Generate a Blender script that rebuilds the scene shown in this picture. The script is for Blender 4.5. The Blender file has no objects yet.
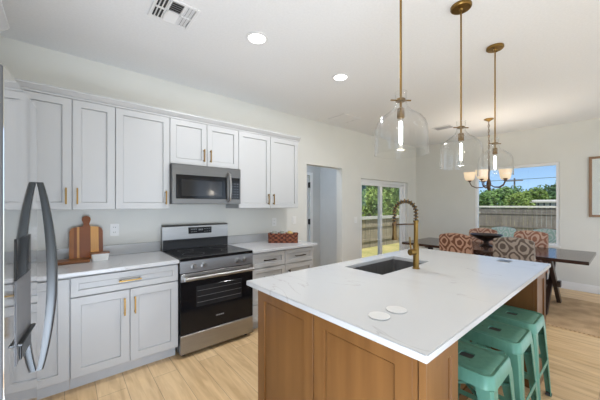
import bpy, bmesh, math, random
from mathutils import Vector, Matrix
random.seed(7)
S = bpy.context.scene
COL = S.collection
PI = math.pi

# ------------------------------------------------------------------ camera
CAM_H = 1.4117
cd = bpy.data.cameras.new('camera'); cam = bpy.data.objects.new('camera', cd); COL.objects.link(cam)
cam.location = (0, 0, CAM_H)
cam.rotation_euler = (PI/2, 0, math.radians(49.833) - PI/2)
cd.sensor_width = 36; cd.lens = 278.38/600*36
cd.shift_y = 5.17/600; cd.clip_start = .02
S.camera = cam

# ------------------------------------------------------------------ world, sun, exposure
w = bpy.data.worlds.new('world'); S.world = w; w.use_nodes = True
nt = w.node_tree; nt.nodes.clear()
sky = nt.nodes.new('ShaderNodeTexSky'); sky.sky_type = 'NISHITA'; sky.sun_disc = False
sky.sun_elevation = math.radians(48); sky.sun_rotation = math.radians(-80); sky.air_density = 1.0; sky.dust_density = .05; sky.ozone_density = 2.6
stc = nt.nodes.new('ShaderNodeTexCoord'); sad = nt.nodes.new('ShaderNodeVectorMath'); sad.inputs[1].default_value = (0, 0, .13)
nt.links.new(stc.outputs['Generated'], sad.inputs[0]); nt.links.new(sad.outputs[0], sky.inputs[0])
bg = nt.nodes.new('ShaderNodeBackground'); bg.inputs[1].default_value = .17
wo = nt.nodes.new('ShaderNodeOutputWorld')
nt.links.new(sky.outputs[0], bg.inputs[0]); nt.links.new(bg.outputs[0], wo.inputs[0])

def sun():
    l = bpy.data.lights.new('sun', 'SUN'); l.energy = 6.8; l.angle = .01; l.color = (1, .95, .86)
    o = bpy.data.objects.new('sun', l); COL.objects.link(o)
    o.rotation_euler = Vector((.40, .30, -.87)).to_track_quat('-Z', 'Y').to_euler()
sun()
def area(name, loc, direction, sx, sy, power, color=(1, 1, 1), spread=PI):
    l = bpy.data.lights.new(name, 'AREA'); l.shape = 'RECTANGLE'; l.size = sx; l.size_y = sy; l.energy = power; l.color = color; l.spread = spread
    o = bpy.data.objects.new(name, l); COL.objects.link(o); o.location = loc
    o.rotation_euler = Vector(direction).to_track_quat('-Z', 'Y').to_euler()
    return o
FILL_COL = (.79, .92, 1.10)  # cool tint shared by the added fill lamps
area('unseen_window_fill', (4.85, -3.9, 1.25), (0, 1, .12), 2.7, 2.1, 30, FILL_COL)  # area fill lamps added in the unseen right wall windows
area('unseen_window_fill', (1.4, -3.9, 1.25), (0, 1, .12), 2.9, 2.1, 34, FILL_COL)
area('back_opening_fill', (-.85, -1.9, 1.15), (1, 0, .12), 2.6, 2.0, 24, FILL_COL)  # fill lamp added at an unseen opening in the back wall
area('ceiling_bounce_fill', (1.1, -1.3, .35), (-.2, .6, 1), 3.6, 2.2, 10, FILL_COL)  # large unseen upward lamps, added to brighten the ceiling
area('ceiling_bounce_fill', (.1, .15, .25), (-.12, .85, 1), 1.2, 1.3, 60, FILL_COL)
area('ceiling_bounce_fill', (4.6, -.9, .3), (0, .5, 1), 2.0, 1.4, 14, FILL_COL)
area('hall_fill', (3.0, 3.95, 2.7), (0, 0, -1), .6, .3, 10, FILL_COL)  # unseen lamp added under the hall ceiling to lift the hall
S.view_settings.view_transform = 'Standard'; S.view_settings.look = 'None'
S.view_settings.exposure = 0.0; S.view_settings.gamma = 1; S.view_settings.use_curve_mapping = False
S.cycles.use_denoising = True
S.cycles.max_bounces = 10; S.cycles.diffuse_bounces = 6; S.cycles.transparent_max_bounces = 24
S.cycles.sample_clamp_indirect = 6

# ------------------------------------------------------------------ materials
def mat(name, col, rough=.5, metal=0, noise=0, nscale=6, stretch=(1, 1, 1), bump=0, col2=None, spec=None, emit=None, es=0, coat=0):
    m = bpy.data.materials.new(name); m.use_nodes = True
    t = m.node_tree; b = t.nodes['Principled BSDF']
    b.inputs['Base Color'].default_value = (*col, 1); b.inputs['Roughness'].default_value = rough; b.inputs['Metallic'].default_value = metal
    if spec is not None: b.inputs['Specular IOR Level'].default_value = spec
    if coat: b.inputs['Coat Weight'].default_value = coat; b.inputs['Coat Roughness'].default_value = .08
    if emit: b.inputs['Emission Color'].default_value = (*emit, 1); b.inputs['Emission Strength'].default_value = es
    tc = t.nodes.new('ShaderNodeTexCoord'); mp = t.nodes.new('ShaderNodeMapping'); mp.inputs['Scale'].default_value = stretch
    nz = t.nodes.new('ShaderNodeTexNoise'); nz.inputs['Scale'].default_value = nscale; nz.inputs['Detail'].default_value = 4
    t.links.new(tc.outputs['Object'], mp.inputs[0]); t.links.new(mp.outputs[0], nz.inputs['Vector'])
    if noise or col2:
        r = t.nodes.new('ShaderNodeValToRGB')
        c2 = col2 or tuple(max(0, c*(1-noise)) for c in col); c1 = col if col2 else tuple(min(1, c*(1+noise*.5)) for c in col)
        r.color_ramp.elements[0].color = (*c2, 1); r.color_ramp.elements[1].color = (*c1, 1)
        r.color_ramp.elements[0].position = .3; r.color_ramp.elements[1].position = .7
        t.links.new(nz.outputs[0], r.inputs[0]); t.links.new(r.outputs[0], b.inputs['Base Color'])
    if bump:
        bp = t.nodes.new('ShaderNodeBump'); bp.inputs['Strength'].default_value = bump; bp.inputs['Distance'].default_value = .01
        t.links.new(nz.outputs[0], bp.inputs['Height']); t.links.new(bp.outputs[0], b.inputs['Normal'])
    return m
def mnode(t, op, a, b=None, c=None):
    n = t.nodes.new('ShaderNodeMath'); n.operation = op
    for i, v in enumerate((a, b, c)):
        if v is None: continue
        if isinstance(v, (int, float)): n.inputs[i].default_value = v
        else: t.links.new(v, n.inputs[i])
    return n.outputs[0]
M = {}
M['wall'] = mat('warm_white_wall_paint', (.69, .69, .655), .75, noise=.02, nscale=3, bump=.02)
M['hall'] = mat('grey_hall_paint', (.60, .61, .61), .75, noise=.02)
M['ceil'] = mat('ceiling_paint', (.80, .805, .81), .85, noise=.03, nscale=60, bump=.06)
M['trim'] = mat('white_trim_paint', (.80, .80, .80), .4, noise=.01)
M['cab'] = mat('white_cabinet_paint', (.455, .46, .462), .35, noise=.01, nscale=2)
M['toe'] = mat('grey_toe_kick', (.50, .51, .52), .5, noise=.03)
M['brass'] = mat('brushed_brass', (.27, .165, .05), .36, 1, noise=.12, nscale=30, stretch=(1, 1, .2))
M['brassd'] = mat('aged_brass', (.20, .125, .05), .34, 1, noise=.15, nscale=30)
M['shadebrass'] = mat('shaded_brass', (.10, .085, .065), .4, .9, noise=.15)  # brass of the right base handles, its shadow put into the colour
M['bronze'] = mat('dark_bronze', (.12, .075, .045), .4, .7, noise=.2)
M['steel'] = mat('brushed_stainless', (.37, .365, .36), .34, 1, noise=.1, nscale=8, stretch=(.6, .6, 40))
M['fridge'] = mat('polished_stainless', (.60, .60, .60), .07, 1, noise=.03, nscale=6, stretch=(20, 20, .5))
M['fridgeside'] = mat('grey_appliance_side', (.075, .076, .078), .55, 0, noise=.05)
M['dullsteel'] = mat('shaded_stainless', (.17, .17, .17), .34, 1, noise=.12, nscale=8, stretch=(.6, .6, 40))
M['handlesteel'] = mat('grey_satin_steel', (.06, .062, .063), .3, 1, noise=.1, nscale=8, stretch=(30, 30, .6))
M['darksteel'] = mat('dark_stainless', (.22, .22, .22), .3, 1, noise=.12, nscale=8, stretch=(1, 1, 30))
M['sink'] = mat('sink_stainless', (.17, .17, .172), .42, .55, noise=.2, nscale=10, stretch=(12, 1, 1))
M['blackglass'] = mat('black_glass', (.007, .007, .008), .09, noise=.1, spec=.3)
M['ovenglass'] = mat('oven_window_glass', (.020, .020, .021), .1, noise=.3, nscale=3, spec=.35)
M['black'] = mat('black_plastic', (.012, .012, .013), .4, noise=.1)
M['greypl'] = mat('grey_plastic', (.12, .12, .125), .4, noise=.1)
M['mark'] = mat('pale_printed_mark', (.20, .20, .20), .5, noise=.02)
M['plate'] = mat('white_plastic_plate', (.78, .78, .77), .35, noise=.01)
M['slot'] = mat('dark_slot', (.05, .05, .05), .6, noise=.05)
M['vent'] = mat('white_metal_vent', (.76, .76, .76), .4, noise=.02)
M['grille'] = mat('grey_slat_and_shade', (.36, .36, .37), .45, noise=.05)  # small vent slats; also paints shade on one register bank
M['vinyl'] = mat('white_vinyl', (.82, .83, .84), .35, noise=.01)
M['table'] = mat('espresso_wood', (.050, .026, .020), .16, noise=.35, nscale=5, stretch=(8, .7, 8))
M['tableleg'] = mat('espresso_wood_leg', (.035, .019, .014), .35, noise=.3, nscale=5, stretch=(4, 4, .7))
M['bowl'] = mat('dark_walnut_bowl', (.030, .017, .012), .3, noise=.3, nscale=8)
M['chairleg'] = mat('dark_chair_leg', (.03, .02, .014), .4, noise=.2)
M['frame'] = mat('picture_wood', (.28, .17, .10), .45, noise=.25, nscale=12, stretch=(1, 1, .15))
M['mat'] = mat('picture_mat', (.78, .77, .75), .6, noise=.01)
M['acacia'] = mat('acacia_board', (.20, .072, .018), .35, noise=.45, nscale=5, stretch=(1, 6, 12))
M['ceramic'] = mat('white_ceramic', (.76, .77, .77), .25, noise=.01)
M['marble'] = mat('white_marble_coaster', (.60, .60, .59), .3, noise=.05, nscale=8)
M['sill'] = mat('white_sill', (.80, .80, .79), .35, noise=.01)
M['bark'] = mat('tree_bark', (.10, .07, .05), .9, noise=.3)
M['fence'] = mat('weathered_fence_wood', (.31, .265, .19), .85, noise=.35, nscale=2.5, stretch=(3, 3, .4))
M['fenceg'] = mat('grey_weathered_fence', (.155, .14, .128), .85, noise=.3, nscale=2.5, stretch=(3, 3, .4))
M['rail'] = mat('pale_fence_rail', (.52, .51, .48), .7, noise=.1)
M['bluehouse'] = mat('blue_grey_siding', (.36, .43, .52), .7, noise=.06)
M['whitehouse'] = mat('white_siding', (.75, .75, .73), .7, noise=.05)
M['roof'] = mat('shingle_roof', (.32, .31, .30), .85, noise=.2, nscale=10)
M['hglass'] = mat('dark_house_window', (.06, .07, .09), .1, noise=.1)
M['conc'] = mat('patio_concrete', (.60, .58, .54), .85, noise=.1)
M['pole'] = mat('grey_pole', (.16, .14, .13), .8, noise=.2)
M['fruity'] = mat('yellow_ball', (.52, .36, .12), .6, noise=.25, nscale=20)
M['fruitg'] = mat('grey_ball', (.30, .31, .26), .7, noise=.35, nscale=25)
M['lawn'] = mat('dry_lawn', (.46, .38, .16), .95, nscale=2.2, col2=(.28, .27, .085), bump=.3)
M['leafa'] = mat('leaf_green', (.15, .26, .055), .7, nscale=.9, col2=(.05, .12, .028))
M['leafb'] = mat('leaf_yellow_green', (.26, .34, .06), .7, nscale=.9, col2=(.09, .17, .035))
M['leafc'] = mat('leaf_dark_green', (.075, .16, .05), .7, nscale=.9, col2=(.025, .07, .025))

def emis(name, col, s):
    m = bpy.data.materials.new(name); m.use_nodes = True; t = m.node_tree; b = t.nodes['Principled BSDF']
    b.inputs['Base Color'].default_value = (.8, .8, .8, 1); b.inputs['Roughness'].default_value = .4
    b.inputs['Emission Color'].default_value = (*col, 1); b.inputs['Emission Strength'].default_value = s
    return m
M['lens'] = emis('downlight_lens', (1, .98, .95), 3.0)
M['bulb'] = emis('glowing_bulb', (1, .96, .88), 6.0)
M['shade'] = emis('lit_frosted_shade', (1, .78, .52), .55); M['shade'].node_tree.nodes['Principled BSDF'].inputs['Base Color'].default_value = (.62, .50, .36, 1)

def glass(name, tint=(1, 1, 1), ior=1.45, rough=0.0, edge=1.0):
    m = bpy.data.materials.new(name); m.use_nodes = True; t = m.node_tree; t.nodes.clear()
    o = t.nodes.new('ShaderNodeOutputMaterial'); mx = t.nodes.new('ShaderNodeMixShader')
    tr = t.nodes.new('ShaderNodeBsdfTransparent'); tr.inputs[0].default_value = (*tint, 1)
    gl = t.nodes.new('ShaderNodeBsdfGlossy'); gl.inputs['Roughness'].default_value = rough
    lw = t.nodes.new('ShaderNodeLayerWeight'); lw.inputs[0].default_value = .5; f0 = ((ior-1)/(ior+1))**2
    f = mnode(t, 'MULTIPLY_ADD', mnode(t, 'POWER', lw.outputs['Facing'], 4.0), edge*(1-f0), f0)
    t.links.new(f, mx.inputs[0]); t.links.new(tr.outputs[0], mx.inputs[1]); t.links.new(gl.outputs[0], mx.inputs[2]); t.links.new(mx.outputs[0], o.inputs[0])
    return m
M['pane'] = glass('window_glass', (.96, .98, .98), 1.4)
M['pglass'] = glass('clear_pendant_glass', (.992, .994, .994), 1.42)

def floor_mat():
    m = bpy.data.materials.new('oak_plank_floor'); m.use_nodes = True; t = m.node_tree; b = t.nodes['Principled BSDF']
    tc = t.nodes.new('ShaderNodeTexCoord'); sp = t.nodes.new('ShaderNodeSeparateXYZ'); cb = t.nodes.new('ShaderNodeCombineXYZ')
    t.links.new(tc.outputs['Object'], sp.inputs[0]); t.links.new(sp.outputs[1], cb.inputs[0]); t.links.new(sp.outputs[0], cb.inputs[1])
    br = t.nodes.new('ShaderNodeTexBrick'); br.inputs['Scale'].default_value = 1; br.inputs['Brick Width'].default_value = 1.45; br.inputs['Row Height'].default_value = .185
    br.inputs['Mortar Size'].default_value = .0022; br.inputs['Mortar Smooth'].default_value = .3; br.offset = .37; br.inputs['Bias'].default_value = 0
    br.inputs['Color1'].default_value = (.86, .64, .375, 1); br.inputs['Color2'].default_value = (.76, .54, .295, 1); br.inputs['Mortar'].default_value = (.45, .31, .19, 1)
    t.links.new(cb.outputs[0], br.inputs['Vector'])
    mp = t.nodes.new('ShaderNodeMapping'); mp.inputs['Scale'].default_value = (1.0, 9, 1); t.links.new(cb.outputs[0], mp.inputs[0])
    nz = t.nodes.new('ShaderNodeTexNoise'); nz.inputs['Scale'].default_value = 2.2; nz.inputs['Detail'].default_value = 6; nz.inputs['Distortion'].default_value = .8
    t.links.new(mp.outputs[0], nz.inputs['Vector'])
    r = t.nodes.new('ShaderNodeValToRGB'); r.color_ramp.elements[0].position = .32; r.color_ramp.elements[1].position = .66
    r.color_ramp.elements[0].color = (.74, .68, .62, 1); r.color_ramp.elements[1].color = (1, 1, 1, 1)
    t.links.new(nz.outputs[0], r.inputs[0])
    mx = t.nodes.new('ShaderNodeMix'); mx.data_type = 'RGBA'; mx.blend_type = 'MULTIPLY'; mx.inputs[0].default_value = 1
    t.links.new(br.outputs[0], mx.inputs[6]); t.links.new(r.outputs[0], mx.inputs[7]); t.links.new(mx.outputs[2], b.inputs['Base Color'])
    b.inputs['Roughness'].default_value = .38
    return m
M['floor'] = floor_mat()

def quartz_mat():
    m = bpy.data.materials.new('white_veined_quartz'); m.use_nodes = True; t = m.node_tree; b = t.nodes['Principled BSDF']
    tc = t.nodes.new('ShaderNodeTexCoord')
    mp = t.nodes.new('ShaderNodeMapping'); mp.inputs['Rotation'].default_value = (0, 0, .55); mp.inputs['Scale'].default_value = (1.6, .55, 1); mp.inputs['Location'].default_value = (.37, .12, .3)
    t.links.new(tc.outputs['Object'], mp.inputs[0])
    def vein(scale, width, off, dist):
        n = t.nodes.new('ShaderNodeTexNoise'); n.inputs['Scale'].default_value = scale; n.inputs['Detail'].default_value = 5; n.inputs['Distortion'].default_value = dist; n.inputs['Roughness'].default_value = .55
        a = t.nodes.new('ShaderNodeVectorMath'); a.inputs[1].default_value = (off, off*.7, 0); t.links.new(mp.outputs[0], a.inputs[0]); t.links.new(a.outputs[0], n.inputs['Vector'])
        d = mnode(t, 'ABSOLUTE', mnode(t, 'SUBTRACT', n.outputs[0], .5))
        r = t.nodes.new('ShaderNodeMapRange'); r.inputs['From Min'].default_value = 0; r.inputs['From Max'].default_value = width; r.inputs['To Min'].default_value = 1; r.inputs['To Max'].default_value = 0; r.clamp = True
        t.links.new(d, r.inputs[0]); return r.outputs[0]
    v1 = vein(1.1, .005, 1.3, .6); v2 = vein(.8, .045, 4.2, .4)
    k = t.nodes.new('ShaderNodeTexNoise'); k.inputs['Scale'].default_value = 1.7; t.links.new(tc.outputs['Object'], k.inputs['Vector'])
    mask = mnode(t, 'MULTIPLY', v1, mnode(t, 'GREATER_THAN', k.outputs[0], .53))
    tot = mnode(t, 'ADD', mnode(t, 'MULTIPLY', mask, .55), mnode(t, 'MULTIPLY', v2, .10))
    r = t.nodes.new('ShaderNodeValToRGB'); r.color_ramp.elements[0].color = (.51, .518, .525, 1); r.color_ramp.elements[1].color = (.36, .35, .34, 1)
    t.links.new(tot, r.inputs[0]); t.links.new(r.outputs[0], b.inputs['Base Color'])
    b.inputs['Roughness'].default_value = .16; b.inputs['Specular IOR Level'].default_value = .38
    return m
M['quartz'] = quartz_mat()

def wood_mat(name, c1, c2, rough=.4, scale=3.0, stretch=(6, 6, .5)):
    return mat(name, c1, rough, noise=0, nscale=scale, stretch=stretch, col2=c2)
M['island'] = wood_mat('stained_maple', (.18, .081, .0245), (.137, .059, .0175), .3)
M['island'].node_tree.nodes['Principled BSDF'].inputs['Specular IOR Level'].default_value = .35

def damask(name, light, dark, k=14.0, off=0):
    m = bpy.data.materials.new(name); m.use_nodes = True; t = m.node_tree; b = t.nodes['Principled BSDF']
    tc = t.nodes.new('ShaderNodeTexCoord'); nz = t.nodes.new('ShaderNodeTexNoise'); nz.inputs['Scale'].default_value = 9; nz.inputs['Detail'].default_value = 1
    t.links.new(tc.outputs['Object'], nz.inputs['Vector'])
    sp = t.nodes.new('ShaderNodeSeparateXYZ'); t.links.new(tc.outputs['Object'], sp.inputs[0])
    y = mnode(t, 'ADD', mnode(t, 'ADD', sp.outputs[1], mnode(t, 'MULTIPLY', sp.outputs[0], .8)), mnode(t, 'MULTIPLY', nz.outputs[0], .06))
    z = mnode(t, 'ADD', sp.outputs[2], mnode(t, 'MULTIPLY', nz.outputs[0], .05))
    a = mnode(t, 'COSINE', mnode(t, 'ADD', mnode(t, 'MULTIPLY', y, k), off)); c = mnode(t, 'COSINE', mnode(t, 'MULTIPLY', z, k*.8))
    v = mnode(t, 'ADD', a, c)
    s = mnode(t, 'SINE', mnode(t, 'MULTIPLY', v, 4.4))
    fine = mnode(t, 'MULTIPLY', mnode(t, 'SINE', mnode(t, 'MULTIPLY', y, 90)), mnode(t, 'SINE', mnode(t, 'MULTIPLY', z, 80)))
    s = mnode(t, 'ADD', s, mnode(t, 'MULTIPLY', fine, .35))
    r = t.nodes.new('ShaderNodeValToRGB'); r.color_ramp.elements[0].position = .42; r.color_ramp.elements[1].position = .62
    r.color_ramp.elements[0].color = (*dark, 1); r.color_ramp.elements[1].color = (*light, 1)
    t.links.new(mnode(t, 'MULTIPLY_ADD', s, .5, .5), r.inputs[0]); t.links.new(r.outputs[0], b.inputs['Base Color'])
    b.inputs['Roughness'].default_value = .9
    return m
M['rust'] = damask('rust_scroll_fabric', (.42, .25, .17), (.14, .055, .03), 31)
M['rustp'] = damask('pale_rust_scroll_fabric', (.52, .36, .28), (.27, .12, .08), 31)
M['taupe'] = damask('taupe_scroll_fabric', (.30, .25, .21), (.10, .075, .06), 31, 1.2)
M['mint'] = damask('mint_reflection_fabric', (.88, .90, .82), (.58, .74, .61), 32)  # pale tint for the chairs mirrored in the window

def stool_mat():
    m = bpy.data.materials.new('distressed_mint_metal'); m.use_nodes = True; t = m.node_tree; b = t.nodes['Principled BSDF']
    tc = t.nodes.new('ShaderNodeTexCoord'); mp = t.nodes.new('ShaderNodeMapping'); mp.inputs['Scale'].default_value = (1.6, 1.6, .3); t.links.new(tc.outputs['Object'], mp.inputs[0])
    n = t.nodes.new('ShaderNodeTexNoise'); n.inputs['Scale'].default_value = 26; n.inputs['Detail'].default_value = 5; t.links.new(mp.outputs[0], n.inputs['Vector'])
    r = t.nodes.new('ShaderNodeValToRGB'); e = r.color_ramp.elements
    e[0].position = .25; e[0].color = (.07, .075, .06, 1); e[1].position = .29; e[1].color = (.105, .29, .215, 1)
    e2 = e.new(.7); e2.color = (.14, .345, .26, 1)
    t.links.new(n.outputs[0], r.inputs[0]); t.links.new(r.outputs[0], b.inputs['Base Color'])
    b.inputs['Roughness'].default_value = .38; b.inputs['Metallic'].default_value = .1
    return m
M['stool'] = stool_mat()

def stripes_mat():
    m = bpy.data.materials.new('striped_board_wood'); m.use_nodes = True; t = m.node_tree; b = t.nodes['Principled BSDF']
    tc = t.nodes.new('ShaderNodeTexCoord'); sp = t.nodes.new('ShaderNodeSeparateXYZ'); t.links.new(tc.outputs['Object'], sp.inputs[0])
    u = mnode(t, 'ADD', mnode(t, 'DIVIDE', sp.outputs[0], .25), .5)
    r = t.nodes.new('ShaderNodeValToRGB'); r.color_ramp.interpolation = 'CONSTANT'; e = r.color_ramp.elements
    cols = [(0, (.33, .115, .022)), (.13, (.21, .058, .010)), (.22, (.56, .27, .075)), (.29, (.23, .062, .010)), (.62, (.66, .33, .09)), (.86, (.21, .058, .010))]
    e[0].position = 0; e[0].color = (*cols[0][1], 1); e[1].position = cols[1][0]; e[1].color = (*cols[1][1], 1)
    for p, c in cols[2:]:
        q = e.new(p); q.color = (*c, 1)
    t.links.new(u, r.inputs[0])
    mp = t.nodes.new('ShaderNodeMapping'); mp.inputs['Scale'].default_value = (12, 1, 1); t.links.new(tc.outputs['Object'], mp.inputs[0])
    n = t.nodes.new('ShaderNodeTexNoise'); n.inputs['Scale'].default_value = 8; n.inputs['Detail'].default_value = 4; t.links.new(mp.outputs[0], n.inputs['Vector'])
    mx = t.nodes.new('ShaderNodeMix'); mx.data_type = 'RGBA'; mx.blend_type = 'OVERLAY'; mx.inputs[0].default_value = .15
    t.links.new(r.outputs[0], mx.inputs[6]); t.links.new(n.outputs[0], mx.inputs[7]); t.links.new(mx.outputs[2], b.inputs['Base Color'])
    b.inputs['Roughness'].default_value = .35
    return m
M['stripe'] = stripes_mat()

def weave_mat(name, c1, c2, sx, sz, axis=0):
    m = bpy.data.materials.new(name); m.use_nodes = True; t = m.node_tree; b = t.nodes['Principled BSDF']
    tc = t.nodes.new('ShaderNodeTexCoord'); sp = t.nodes.new('ShaderNodeSeparateXYZ'); t.links.new(tc.outputs['Object'], sp.inputs[0])
    x = mnode(t, 'ADD', sp.outputs[0], sp.outputs[1]) if axis == 0 else sp.outputs[0]
    z = sp.outputs[2] if axis == 0 else sp.outputs[1]
    n = t.nodes.new('ShaderNodeTexNoise'); n.inputs['Scale'].default_value = 40 if axis == 0 else 5; n.inputs['Detail'].default_value = 5; t.links.new(tc.outputs['Object'], n.inputs['Vector'])
    s = mnode(t, 'MULTIPLY', mnode(t, 'SINE', mnode(t, 'MULTIPLY', x, sx)), mnode(t, 'SINE', mnode(t, 'MULTIPLY', z, sz)))
    v = mnode(t, 'ADD', mnode(t, 'MULTIPLY', s, .20), n.outputs[0])
    r = t.nodes.new('ShaderNodeValToRGB'); r.color_ramp.elements[0].position = .34; r.color_ramp.elements[1].position = .68
    r.color_ramp.elements[0].color = (*c2, 1); r.color_ramp.elements[1].color = (*c1, 1)
    t.links.new(v, r.inputs[0]); t.links.new(r.outputs[0], b.inputs['Base Color']); b.inputs['Roughness'].default_value = .85
    bp = t.nodes.new('ShaderNodeBump'); bp.inputs['Strength'].default_value = .6; bp.inputs['Distance'].default_value = .006
    t.links.new(v, bp.inputs['Height']); t.links.new(bp.outputs[0], b.inputs['Normal'])
    return m
M['basket'] = weave_mat('woven_basket', (.25, .078, .036), (.05, .014, .008), 85, 120)
M['jute'] = weave_mat('woven_jute', (.66, .46, .27), (.40, .26, .14), 150, 170, 1)

# ------------------------------------------------------------------ mesh helpers
ORG = {}
def BM(): return bmesh.new()
def box(bm, x0, x1, y0, y1, z0, z1, bev=0, seg=1):
    vs = [bm.verts.new(p) for p in ((x0,y0,z0),(x1,y0,z0),(x1,y1,z0),(x0,y1,z0),(x0,y0,z1),(x1,y0,z1),(x1,y1,z1),(x0,y1,z1))]
    fs = [bm.faces.new([vs[i] for i in q]) for q in ((0,3,2,1),(4,5,6,7),(0,1,5,4),(1,2,6,5),(2,3,7,6),(3,0,4,7))]
    if bev:
        es = list({e for f in fs for e in f.edges})
        bmesh.ops.bevel(bm, geom=es, offset=bev, segments=seg, affect='EDGES', profile=.5)
def loft(bm, rings, closed=True, cap0=True, cap1=True):
    R = [[bm.verts.new(p) for p in r] for r in rings]
    n = len(R[0])
    for a, b in zip(R, R[1:]):
        for i in range(n if closed else n-1):
            j = (i+1) % n
            bm.faces.new((a[i], a[j], b[j], b[i]))
    if cap0: bm.faces.new(R[0][::-1])
    if cap1: bm.faces.new(R[-1])
    return R
def lathe(bm, prof, cx, cy, n=24, cap0=False, cap1=False):
    rings = [[(cx+r*math.cos(2*PI*i/n), cy+r*math.sin(2*PI*i/n), z) for i in range(n)] for r, z in prof]
    loft(bm, rings, True, cap0, cap1)
def tube(bm, pts, r, n=10, cap=True):
    pts = [Vector(p) for p in pts]; rs = r if isinstance(r, (list, tuple)) else [r]*len(pts)
    rings = []; up = None
    for i, p in enumerate(pts):
        d = (pts[min(i+1, len(pts)-1)] - pts[max(i-1, 0)]).normalized()
        if up is None:
            up = Vector((0, 0, 1)) if abs(d.z) < .9 else Vector((1, 0, 0))
        a = d.cross(up).normalized(); up = a.cross(d).normalized()
        rings.append([p + rs[i]*(math.cos(2*PI*k/n)*a + math.sin(2*PI*k/n)*up) for k in range(n)])
    loft(bm, rings, True, cap, cap)
def prism(bm, poly, y0, y1, fn):
    loft(bm, [[fn(a, b, y0) for a, b in poly], [fn(a, b, y1) for a, b in poly]])
def shaker(bm, a0, a1, b0, b1, n0, n1, fn, fw=.057, rec=.012, ch=.0015, bev=.0015, gd=.003, gw=.0035):
    # closed panel with a recessed centre; fn maps (across, up, out) to a point; n1 is the front
    def rect(d, n): return [fn(a0+d, b0+d, n), fn(a1-d, b0+d, n), fn(a1-d, b1-d, n), fn(a0+d, b1-d, n)]
    s = n1-n0; rd = rec if s > 0 else -rec; e = bev if s > 0 else -bev
    g = gd if s > 0 else -gd
    loft(bm, [rect(0, n0), rect(0, n1-e), rect(bev, n1), rect(fw, n1), rect(fw+ch, n1-rd-g), rect(fw+ch+gw, n1-rd-g), rect(fw+ch+gw+.001, n1-rd)])
def finish(bm, smooth=False):
    bmesh.ops.remove_doubles(bm, verts=bm.verts, dist=1e-6)
    bmesh.ops.recalc_face_normals(bm, faces=bm.faces)
    if smooth:
        for f in bm.faces: f.smooth = True
        for e in bm.edges:
            if len(e.link_faces) == 2 and e.calc_face_angle(0) > math.radians(smooth if smooth is not True else 35): e.smooth = False
def obj(name, bm, m, parent=None, smooth=False, local=False, base=None):
    finish(bm, smooth)
    me = bpy.data.meshes.new(name)
    if parent is not None: o0 = Vector(ORG[parent.name])
    elif base is not None: o0 = Vector(base)
    else:
        xs = [v.co for v in bm.verts]
        lo = [min(v[i] for v in xs) for i in range(3)]; hi = [max(v[i] for v in xs) for i in range(3)]
        o0 = Vector(((lo[0]+hi[0])/2, (lo[1]+hi[1])/2, lo[2]))
    if not local: bmesh.ops.translate(bm, vec=-o0, verts=bm.verts)
    bm.to_mesh(me); bm.free()
    o = bpy.data.objects.new(name, me); COL.objects.link(o); me.materials.append(M[m])
    if parent is not None: o.parent = parent
    else: o.location = o0
    ORG[o.name] = tuple(o0)
    return o
def imprint(o, bm, m):
    # printed marks: faces of a second material inside the part's own mesh
    finish(bm); bmesh.ops.translate(bm, vec=-Vector(ORG[o.name]), verts=bm.verts)
    o.data.materials.append(M[m]); full = BM(); full.from_mesh(o.data); n = len(full.faces)
    tmp = bpy.data.meshes.new('tmp'); bm.to_mesh(tmp); bm.free(); full.from_mesh(tmp); bpy.data.meshes.remove(tmp)
    full.faces.ensure_lookup_table()
    for f in full.faces[n:]: f.material_index = 1
    full.to_mesh(o.data); full.free()
def tag(o, label=None, cat=None, group=None, kind=None):
    if label: o['label'] = label
    if cat: o['category'] = cat
    if group: o['group'] = group
    if kind: o['kind'] = kind
    return o
def thing(name, loc, label, cat, group=None, rz=0):
    o = bpy.data.objects.new(name, None); COL.objects.link(o); o.location = loc; o.rotation_euler = (0, 0, rz); o.empty_display_size = .05
    ORG[o.name] = tuple(loc)
    return tag(o, label, cat, group)
def struct(name, bm, m, label, cat, smooth=False):
    o = obj(name, bm, m, None, smooth); return tag(o, label, cat, None, 'structure')
def copy_tree(o, parent=None):
    c = o.copy(); COL.objects.link(c)
    if parent is not None: c.parent = parent; c.matrix_parent_inverse = o.matrix_parent_inverse.copy()
    for ch in list(o.children): copy_tree(ch, c)
    return c

# ------------------------------------------------------------------ room shell
XB, XF, YL, YR, H = -.92, 6.4643, 3.3224, -4.0, 2.7964
T = .13; HY = 4.3
b = BM(); box(b, XB-T, XF+T, YR-T, YL+T, -.12, 0); box(b, 2.1, 4.3, YL+T, HY+.12, -.12, 0); struct('floor', b, 'floor', 'light oak plank floor running through the kitchen and dining area', 'floor')
b = BM(); box(b, XB-T, XF+T, YR-T, YL+T, H, H+.2); box(b, 2.1, 4.3, YL+T, HY+.12, H, H+.2); struct('ceiling', b, 'ceil', 'flat white ceiling over kitchen and dining area', 'ceiling')
D0, D1, DZ = 2.946, 3.788, 2.07
G0, G1, GZ = 4.33, 6.086, 1.93
b = BM()
for x0, x1, z0, z1 in ((XB-T, D0, 0, H), (D0, D1, DZ, H), (D1, G0, 0, H), (G0, G1, GZ, H), (G1, XF+T, 0, H)): box(b, x0, x1, YL, YL+T, z0, z1)
struct('wall_left', b, 'wall', 'warm white wall behind the white cabinets with doorway and sliding door', 'wall')
W0, W1, WZ0, WZ1 = .776, 2.06, .70, 2.155
b = BM()
for y0, y1, z0, z1 in ((YR-T, W0, 0, H), (W0, W1, 0, WZ0), (W0, W1, WZ1, H), (W1, YL, 0, H)): box(b, XF, XF+T, y0, y1, z0, z1)
struct('wall_far', b, 'wall', 'warm white dining room wall with the window', 'wall')
b = BM()
for y0, y1, z0, z1 in ((YR-T, -3.25, 0, H), (-3.25, -.55, 2.2, H), (-.55, YL, 0, H)): box(b, XB-T, XB, y0, y1, z0, z1)
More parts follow.
